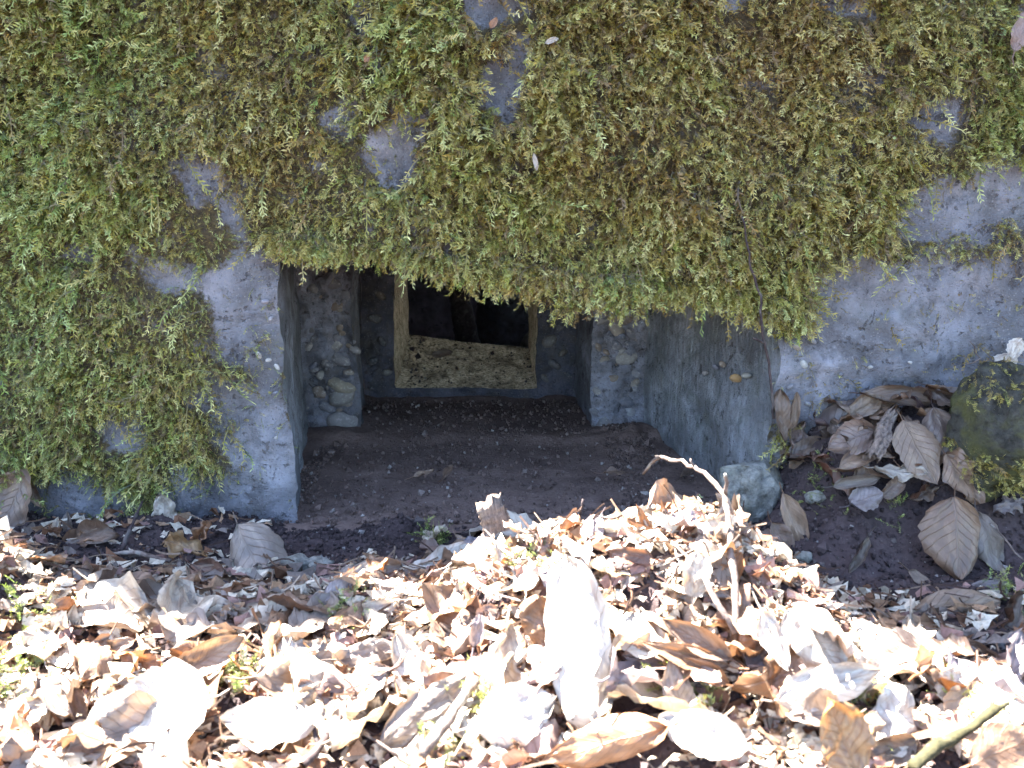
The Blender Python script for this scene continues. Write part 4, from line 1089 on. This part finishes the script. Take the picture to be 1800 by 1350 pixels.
def litter_pos(n):
    out = []
    while len(out) < n:
        x = rng.uniform(-.72, .74, 4000); y = rng.uniform(-.55, -.01, 4000)
        w = .10 + .95 * sstep(.05, .18, -y - .08) - .65 * sstep(.27, .36, x) * sstep(-.36, -.28, y) - .5 * sstep(-.16, -.09, y) * sstep(-.3, -.24, x) * (1 - sstep(.0, .1, x))
        k = rng.random(4000) < w * np.clip(.6 + .6 * fbm(x * 12, y * 12, 4.4, 3), .05, 1)
        p = np.stack([x, y, G(x, y) + rng.uniform(.001, .012, 4000)], -1)[k]
        out += list(p)
    return np.array(out[:n])
lit = scatter_mesh('leaf_litter', 15000, chip, M_LITTER, litter_pos(15000))
tag(lit, 'broken bits of dead leaf strewn over the ground', 'leaf litter', None, 'stuff')

OCT_V = np.array([[1, 0, 0], [-1, 0, 0], [0, 1, 0], [0, -1, 0], [0, 0, 1], [0, 0, -1]], float)
OCT_F = [(0, 2, 4), (2, 1, 4), (1, 3, 4), (3, 0, 4), (2, 0, 5), (1, 2, 5), (3, 1, 5), (0, 3, 5)]
def crumb(i):
    s = .0007 + .0040 * rng.random() ** 2.2 * (2.2 if rng.random() < .05 else 1)
    V = OCT_V * rng.uniform(.5, 1.2, (6, 1)) * s
    pal = [(0.038, 0.028, 0.029), (0.060, 0.044, 0.045), (0.024, 0.017, 0.018), (0.09, 0.075, 0.072), (0.20, 0.185, 0.18)]
    if 27200 <= i < 33740: pal = [(0.105, 0.074, 0.064), (0.155, 0.110, 0.096), (0.075, 0.052, 0.046), (0.20, 0.16, 0.145), (0.30, 0.27, 0.25)]
    c = np.array(pal[rng.choice(5, p=[.38, .33, .20, .06, .03])])
    return V @ rot3(rng).T, OCT_F, c
def crumb_pos(n):
    a = int(n * .80)
    x = rng.uniform(-.72, .74, a); y = -rng.random(a) ** 1.3 * .5
    p1 = np.stack([x, y, G(x, y) + .001], -1)
    m = n - a
    x = rng.uniform(-.30, .28, m); y = rng.random(m) ** 1.5 * .60
    # more of it along the edges of the niche
    e = rng.random(m) < .45
    x = np.where(e, np.where(rng.random(m) < .45, -.31 + .03 * rng.random(m), .22 - .07 * rng.random(m)) , x)
    y = np.where(e, rng.uniform(.0, .37, m), y)
    p2 = np.stack([x, y, floor_z(x, y) + .002], -1)
    k = 260
    u = rng.random(k); v = rng.random(k) ** 1.3
    u = np.where(rng.random(k) < .3, .06 + .1 * rng.random(k), u)
    x = FX[0] + .008 + u * (FX[1] - FX[0] - .016); y = Y2 + .004 + v * (Y3 - Y2 - .01)
    z = FZ0 + v * ((.108 * (1 - u) + .078 * u) - FZ0) + .001
    return np.concatenate([p1, p2[:len(p2) - k], np.stack([x, y, z], -1)])
cr = scatter_mesh('soil_crumbs', 34000, crumb, M_CRUMB, crumb_pos(34000))
tag(cr, 'loose soil crumbs and grit on the ground and niche floor', 'soil', None, 'stuff')

# ------------------------------------------------------------------ twigs, wood, bark
def tube(name, chains, mat, label, cat, sides=6, seed=1, knob=.25):
    """chains: lists of (point, radius); all one twig"""
    r = np.random.default_rng(seed); V, F = [], []
    o0 = Vector(chains[0][0][0])
    for ch in chains:
        pts = [Vector(p) for p, _ in ch]; rad = [q for _, q in ch]
        # subdivide with a little wander
        P2, R2 = [], []
        for i in range(len(pts) - 1):
            L = (pts[i + 1] - pts[i]).length; n = max(2, int(L / .008))
            for k in range(n):
                t = k / n
                j = Vector(r.normal(0, .0006, 3)) if (i or k) else Vector((0, 0, 0))
                P2.append(pts[i].lerp(pts[i + 1], t) + j); R2.append((rad[i] * (1 - t) + rad[i + 1] * t) * (1 + knob * r.normal(0, .4)))
        P2.append(pts[-1]); R2.append(rad[-1])
        b = len(V)
        for i, p in enumerate(P2):
            d = (P2[min(i + 1, len(P2) - 1)] - P2[max(i - 1, 0)]).normalized()
            x = d.orthogonal().normalized() if i == 0 else (x - d * x.dot(d)).normalized()
            y = d.cross(x)
            for k in range(sides):
                a = 6.2832 * k / sides
                V.append(p + (x * math.cos(a) + y * math.sin(a)) * max(R2[i], .0003) - o0)
        for i in range(len(P2) - 1):
            for k in range(sides):
                F.append((b + i * sides + k, b + i * sides + (k + 1) % sides, b + (i + 1) * sides + (k + 1) % sides, b + (i + 1) * sides + k))
        F.append(tuple(b + k for k in range(sides))[::-1]); e = b + (len(P2) - 1) * sides; F.append(tuple(e + k for k in range(sides)))
    me = mesh_np(name, np.array([tuple(v) for v in V]), F)
    o = link(name, me, None, mat); o.location = o0
    return tag(o, label, cat)

A = lambda *q: [(at(a, b, Y), r) for (a, b, Y, r) in q]
G1 = lambda px, py, r, up=.006: (ground_hit(px, py) - ray(px, py) * (up + .004), r)
tube('twig', [[G1(1295, 1105, .0031, .02)] + A((1290, 1010, -.36, .0029), (1284, 940, -.335, .0026), (1274, 870, -.31, .0023), (1238, 832, -.28, .0021), (1200, 812, -.25, .0019), (1160, 803, -.22, .0018), (1143, 815, -.205, .0016), (1130, 833, -.19, .0012)),
              A((1275, 872, -.31, .0019), (1277, 850, -.315, .0016), (1275, 834, -.32, .0012)), A((1160, 803, -.22, .0012), (1152, 802, -.22, .0008)), A((1286, 960, -.34, .0016), (1300, 940, -.345, .0008)), A((1222, 822, -.265, .0014), (1214, 806, -.265, .0007))],
     M_TWIG, 'bent pale twig arching from the mound towards the niche', 'twig', seed=4)
tube('twig', [[G1(1238, 1012, .0022, .03), G1(1262, 1062, .0024, .03), G1(1293, 1112, .0028, .024)]], M_TWIG, 'short straight twig meeting the foot of the bent twig', 'twig', seed=5)
tube('twig', [A((1304, 380, -.05, .0008), (1318, 460, -.05, .0012), (1336, 520, -.045, .0014), (1340, 590, -.04, .0014), (1352, 640, -.03, .0016), (1360, 735, -.03, .0017)), A((1342, 603, -.04, .0014), (1324, 594, -.05, .0009))],
     M_TWIGD, 'thin dark twig leaning upright on the wall right of the niche', 'twig', seed=6)
g1 = lambda px, py, r, up=.006: (ground_hit(px, py) - ray(px, py) * (up + .004), r)
tube('twig', [[g1(213, 968, .0028), (at(232, 925, -.09), .0022), (at(250, 882, -.05), .0014)], [(at(226, 940, -.1), .0014), (at(246, 930, -.08), .0008)]], M_TWIGD, 'dark twig rising from the soil to the mossy wall on the left', 'twig', seed=7)
tube('twig', [[g1(196, 972, .002), g1(240, 972, .003, .012), g1(300, 986, .0026, .008)]], M_TWIG, 'grey twig lying on the shaded soil on the left', 'twig', seed=8)
tube('twig', [[g1(282, 1028, .0018), g1(318, 1004, .0016, .014)]], M_TWIGD, 'short dark stalk leaning below the crumpled amber leaf', 'twig', seed=18)
tube('twig', [[g1(538, 1342, .003, .02), g1(580, 1290, .0026, .02), g1(608, 1240, .0012, .02)], [g1(560, 1312, .002, .02), g1(552, 1276, .0014, .025)]], M_TWIGD, 'dark forked twig at the bottom edge left of centre', 'twig', seed=9)
tube('twig', [[g1(742, 1326, .004, .045), g1(790, 1262, .004, .045), g1(838, 1198, .003, .04)]], M_TWIG, 'straight pale stick slanting over the bottom centre litter', 'twig', seed=10)
tube('plant_stem', [[g1(1604, 1348, .0036, .05), g1(1640, 1318, .0038, .052), g1(1700, 1285, .0034, .05), g1(1752, 1244, .0030, .05)], [g1(1745, 1250, .002, .05), g1(1772, 1236, .0012, .055)]], M_STEM, 'thick olive green stem in the bottom right corner', 'stem', 8, 11, .3)
tube('twig', [[g1(408, 1084, .0016), g1(414, 1040, .0012, .05)]], M_TWIG, 'thin pale stalk upright at the shadow line left of centre', 'twig', seed=12)
tube('twig', [[g1(1018, 928, .0008), (at(1022, 895, -.24), .0006), (at(1025, 877, -.24), .0012)]], M_TWIGD, 'tiny stalk with a knob standing behind the mound', 'twig', seed=13)
tube('twig', [[g1(1700, 640, .0008, .02), (at(1722, 630, -.02), .001), (at(1705, 600, -.02), .0006)]], M_TWIG, 'hair thin pale stalk against the bare concrete on the right', 'twig', seed=14)
for (a, b, c, d, lab) in [(1740, 920, 1800, 985, 'thin brown stalk across the soil at the right edge'), (60, 1010, 150, 1035, 'thin stalk in the litter at the left shadow line'), (1180, 985, 1260, 950, 'thin stalk across the top of the mound'), (700, 1330, 640, 1290, 'thin stalk at the bottom edge under the straight pale stick'),
                          (1540, 1250, 1600, 1180, 'thin stalk beside the rounded white leaf'), (860, 1040, 960, 1070, 'thin stalk on the face of the mound'), (300, 1120, 360, 1110, 'thin stalk above the pointed tan leaf')]:
    tube('twig', [[g1(a, b, .0011, .018), g1(c, d, .0008, .022)]], M_TWIG, lab, 'twig', seed=a)

def lump(name, loc, size, mat, label, cat, seed, sub=4, amp=.35, rot=(0, 0, 0), fr=1.3, flat=None):
    bm = bmesh.new(); bmesh.ops.create_icosphere(bm, subdivisions=sub, radius=1.0)
    C = np.array([v.co[:] for v in bm.verts])
    k = 1 + amp * fbm(C[:, 0] * fr + seed, C[:, 1] * fr + seed * 3, C[:, 2] * fr, 6, .55)
    C = C * k[:, None]
    if flat:   # broken planes
        r = np.random.default_rng(seed)
        for _ in range(flat):
            n = r.normal(0, 1, 3); n /= np.linalg.norm(n); d = r.uniform(.6, .85)
            q = C @ n - d
            C = C - np.where(q > 0, q * .9, 0)[:, None] * n
    C = C * np.array(size)
    for v, c in zip(bm.verts, C): v.co = c
    me = bpy.data.meshes.new(name); bm.to_mesh(me); bm.free()
    for p in me.polygons: p.use_smooth = True
    o = link(name, me, None, mat); o.location = loc; o.rotation_euler = rot
    if label: tag(o, label, cat)
    return o

lump('concrete_chunk', at(1325, 868, -.02), (.056, .034, .052), M_STONE, 'pale broken chunk of concrete at the right corner of the niche', 'stone', 3, flat=14, rot=(.2, .1, .5), sub=5, amp=.30, fr=2.6)
stone = lump('stone', at(1765, 765, -.09), (.062, .05, .072), M_MSTONE, 'dark stone overgrown with moss at the right picture edge', 'stone', 8, flat=5, rot=(0, .25, .3), amp=.3, sub=5)
lump('stone', ground_hit(520, 1005) + Vector((0, 0, .006)), (.016, .013, .011), M_STONE, 'small grey stone on the soil at the left foot of the niche', 'stone', 12, 3)
lump('stone', ground_hit(560, 1000) + Vector((0, 0, .004)), (.013, .010, .008), M_STONE, 'smaller grey stone right of the other one at the left foot of the niche', 'stone', 15, 3)
for (a, b, c, s) in [(700, 1015, .012, 'pale pebble on the left flank of the mound'), (1545, 1130, .010, 'brown pebble at the right shadow line'), (1410, 985, .009, 'pale pebble beside the bark sheet'), (1430, 880, .010, 'reddish pebble in the soil behind the mound')]:
    lump('stone', ground_hit(a, b) + Vector((0, 0, c * .4)), (c, c * .8, c * .7), M_STONE, 'small ' + s, 'stone', a % 17, 3)

# splintered wood chunk on the mound
def wood_chunk():
    r = np.random.default_rng(5); n, m = 14, 16
    V, F = [], []
    for i in range(m):
        t = i / (m - 1)
        for k in range(n):
            a = 6.2832 * k / n
            rad = .0175 * (1 + .35 * math.sin(a * 2 + .7) + .12 * r.normal()) * (1 - .18 * t)
            rag = .014 * r.random() if i == m - 1 else 0
            V.append((rad * math.cos(a) * 1.1 + .004 * math.sin(t * 4), rad * math.sin(a) * .7, t * .052 + rag + (.012 * (math.cos(a) > .2) if i == m - 1 else 0)))
    for i in range(m - 1):
        for k in range(n):
            F.append((i * n + k, i * n + (k + 1) % n, (i + 1) * n + (k + 1) % n, (i + 1) * n + k))
    V.append((0, 0, .040)); c = len(V) - 1
    for k in range(n): F.append(((m - 1) * n + k, (m - 1) * n + (k + 1) % n, c))
    return mesh_np('wood_chunk', np.array(V), F)
wc = link('wood_chunk', wood_chunk(), None, M_WOOD)
pw = at(872, 936, -.235); wc.location = pw; wc.scale = (.62, .55, .5); wc.rotation_euler = (R(-10), R(-8), R(20))
tag(wc, 'splintered stub of rotten wood standing on the mound', 'wood')

def plate(name, p0, p1, width, thick, mat, label, cat, face, seed, arch=.0):
    """a ragged sheet of bark or wood from p0 to p1, its face turned to `face`"""
    r = np.random.default_rng(seed); ax = (p1 - p0); L = ax.length; ax.normalize()
    f = (face - ax * face.dot(ax)).normalized(); sd = ax.cross(f)
    nu, nv = 26, 9; V = []
    for layer in (0, 1):
        for i in range(nu):
            t = i / (nu - 1)
            wl_ = width / 2 * (1 - .25 * abs(2 * t - 1) ** 3) * (1 + .10 * math.sin(t * 9 + seed) + .05 * r.normal())
            for k in range(nv):
                u = -1 + 2 * k / (nv - 1)
                h = arch * (1 - u * u) + .0022 * math.sin(u * 9 + t * 3) + .0012 * r.normal() + .006 * math.sin(t * 5 + seed)
                V.append(ax * (t * L + (.006 * r.normal() if i in (0, nu - 1) else 0)) + sd * (u * wl_) + f * (h - layer * thick))
    g = grid_faces(nu, nv).tolist(); b = nu * nv
    F = [tuple(q) for q in g] + [tuple(x + b for x in q[::-1]) for q in g]
    rim = [i * nv for i in range(nu)] + [(nu - 1) * nv + k for k in range(1, nv)] + [i * nv + nv - 1 for i in range(nu - 2, -1, -1)] + [k for k in range(nv - 2, 0, -1)]
    for i in range(len(rim)):
        a, c = rim[i], rim[(i + 1) % len(rim)]; F.append((a, a + b, c + b, c))
    me = mesh_np(name, np.array([tuple(v) for v in V]), F)
    o = link(name, me, None, mat); o.location = p0
    return tag(o, label, cat)
plate('bark_sheet', ground_hit(1345, 958) - ray(1345, 958) * .055, ground_hit(1462, 1140) - ray(1462, 1140) * .06, .040, .004, M_BARK, 'large sunlit sheet of bark on the right slope of the mound', 'bark', Vector((.35, -.55, .8)), 3, .006)
plate('wood_strip', at(1578, 722, -.055), at(1532, 805, -.10), .018, .005, M_WOOD, 'flat strip of decayed wood between leaves on the right bank', 'wood', Vector((.2, -1, .5)), 4)
plate('wood_strip', ground_hit(905, 945) - ray(905, 945) * .012, ground_hit(965, 925) - ray(965, 925) * .014, .012, .005, M_WOOD, 'grey wood splinter lying on the mound beside the stub', 'wood', Vector((0, -.6, 1)), 6)

# ------------------------------------------------------------------ green tufts in the litter and on the stone
def tuft_obj(name, pts, size, tint, label, cat, lean=-1.9, turn=3.1):
    n = len(pts)
    me = bpy.data.meshes.new(name); P = np.array([tuple(p) for p in pts], np.float32)
    me.vertices.add(n); me.vertices.foreach_set('co', P.ravel()); me.update()
    attr(me, 'rot', np.stack([rng.normal(lean, .5, n), rng.normal(0, .4, n), rng.uniform(-turn, turn, n)], -1), 'FLOAT_VECTOR')
    attr(me, 'size', rng.uniform(.6, 1.1, n) * size); attr(me, 'pick', rng.integers(0, 24, n), 'INT'); attr(me, 'tint', np.clip(rng.normal(tint, .12, n), 0, 1)); attr(me, 'rnd', rng.uniform(.2, .8, n))
    o = link(name, me); md = o.modifiers.new('scatter', 'NODES'); md.node_group = TREE
    return tag(o, label, cat, None, 'stuff')
def tuft(px, py, rad, n, size, label):
    pts = []
    c = ground_hit(px, py)
    for _ in range(n):
        x, y = c.x + random.gauss(0, rad), c.y + random.gauss(0, rad)
        pts.append(Vector((x, y, float(G(x, y)) + random.uniform(.004, .018))))
    tuft_obj('moss_tuft', pts, size, .9, label, 'moss')
for (a, b, rad, n, s, lab) in [(35, 1115, .012, 40, .6, 'yellow green moss tuft in the sunny litter at the left edge'), (20, 1205, .016, 60, .7, 'green moss tuft at the left picture edge below the other one'), (430, 1212, .010, 40, .6, 'green moss tuft beside the orange brown curved leaf'),
                               (815, 1292, .012, 50, .8, 'green moss tuft at the bottom centre'), (762, 962, .010, 40, .6, 'pale green moss tuft on the left flank of the mound'), (1205, 868, .006, 14, .9, 'yellow green sprig on the peak of the mound'),
                               (1572, 915, .005, 10, .7, 'thin green sprig on the dark soil bank'), (1775, 1058, .010, 36, .6, 'bright green moss tuft at the right edge above the ragged leaf'), (1520, 1262, .012, 40, .6, 'green moss tuft beside the blurred amber leaf'),
                               (1710, 1282, .010, 40, .6, 'green moss tuft under the thick green stem'), (1440, 865, .014, 40, .45, 'dark green moss patch on the soil behind the mound'), (1195, 1245, .012, 40, .6, 'olive moss tuft below the stacked folded leaves'), (610, 1105, .009, 26, .6, 'small green moss tuft below the bright leaf'),
                               (930, 1020, .008, 30, .6, 'olive moss tuft right of the standing red brown leaf')]:
    tuft(a, b, rad, n, s, lab)
# moss over the stone and the wall foot
pts = []
mw = stone.matrix_basis.copy()
for v in stone.data.vertices:
    c = v.co
    mwv = Matrix.Translation(stone.location) @ Euler(stone.rotation_euler).to_matrix().to_4x4() @ c
    if random.random() < .42 and mwv.z > stone.location.z - .05 and fbm(np.array([mwv.x * 40]), np.array([mwv.z * 40]), 2.0, 3)[0] > -.35: pts.append(mwv)
tuft_obj('moss_tuft', pts, .62, .45, 'short moss covering the dark stone at the right edge', 'moss', -.7, .9)

# ------------------------------------------------------------------ inside the room, hardly lit
tube('post', [[((-.10, 1.30, -.5), .050), ((-.115, 1.32, -.1), .042), ((-.15, 1.34, .12), .030), ((-.17, 1.34, .25), .022), ((-.16, 1.34, .6), .03)]], M_TWIGD, 'dim reddish brown upright post in the dark beyond the opening', 'post', 10, 20, .06)
link_p = plate('slab', Vector((.10, 1.75, -.45)), Vector((.16, 2.0, .45)), .5, .05, M_STEP, 'dim grey slab leaning in the dark room behind the post', 'slab', Vector((-.2, -1, .2)), 9)
def heap():
    xs = np.linspace(-.35, .6, 60); ys = np.linspace(1.0, 1.8, 60); X, Y = np.meshgrid(xs, ys, indexing='ij')
    Z = -.5 + .57 * np.exp(-((X - .12) / .20) ** 2 - ((Y - 1.42) / .28) ** 2) * (1 + .05 * fbm(X * 18, Y * 18, 1.0, 3)) + .02 * fbm(X * 30, Y * 30, 2., 3)
    return mesh_np('rubble', np.stack([X, Y, Z], -1).reshape(-1, 3), grid_faces(60, 60))
tag(link('rubble', heap(), None, M_STONE), 'dim heap of rubble on the floor of the dark room', 'rubble', None, 'stuff')
# a curled leaf and crumbs on the sill
def on_sill(px, py, lab, tone, L, W):
    p = at(px, py, .705)
    o = link('dead_leaf', leaf_mesh(77 + px, 'beech', L, W, cup=.9, wave=.5)); M = leaf_frame(10, 30); M.translation = p; o.matrix_world = M; o.color = (*TONE[tone], 1)
    tag(o, lab, 'leaf', 'dead leaves of the litter')
on_sill(778, 622, 'small dark leaf on the sandy sill of the inner opening', 'dark', .045, .02)
for (a, b, lab, tone) in [(745, 833, 'tiny pale leaf bit on the niche floor, left of two', 'tan'), (788, 828, 'tiny brown leaf bit on the niche floor, right of two', 'brown'), (1080, 830, 'narrow brown leaf on the niche floor at the right step', 'brown'), (1210, 830, 'dark leaf at the foot of the right cheek', 'dark')]:
    d = ray(a, b); t = (.02 - CAM.z) / d.z; p = CAM + d * t
    o = link('dead_leaf', leaf_mesh(a, 'beech', .03, .014, cup=.8, wave=.5)); M = leaf_frame(a % 90, 70); M.translation = p; o.matrix_world = M; o.color = (*TONE[tone], 1)
    tag(o, lab, 'leaf', 'dead leaves of the litter')
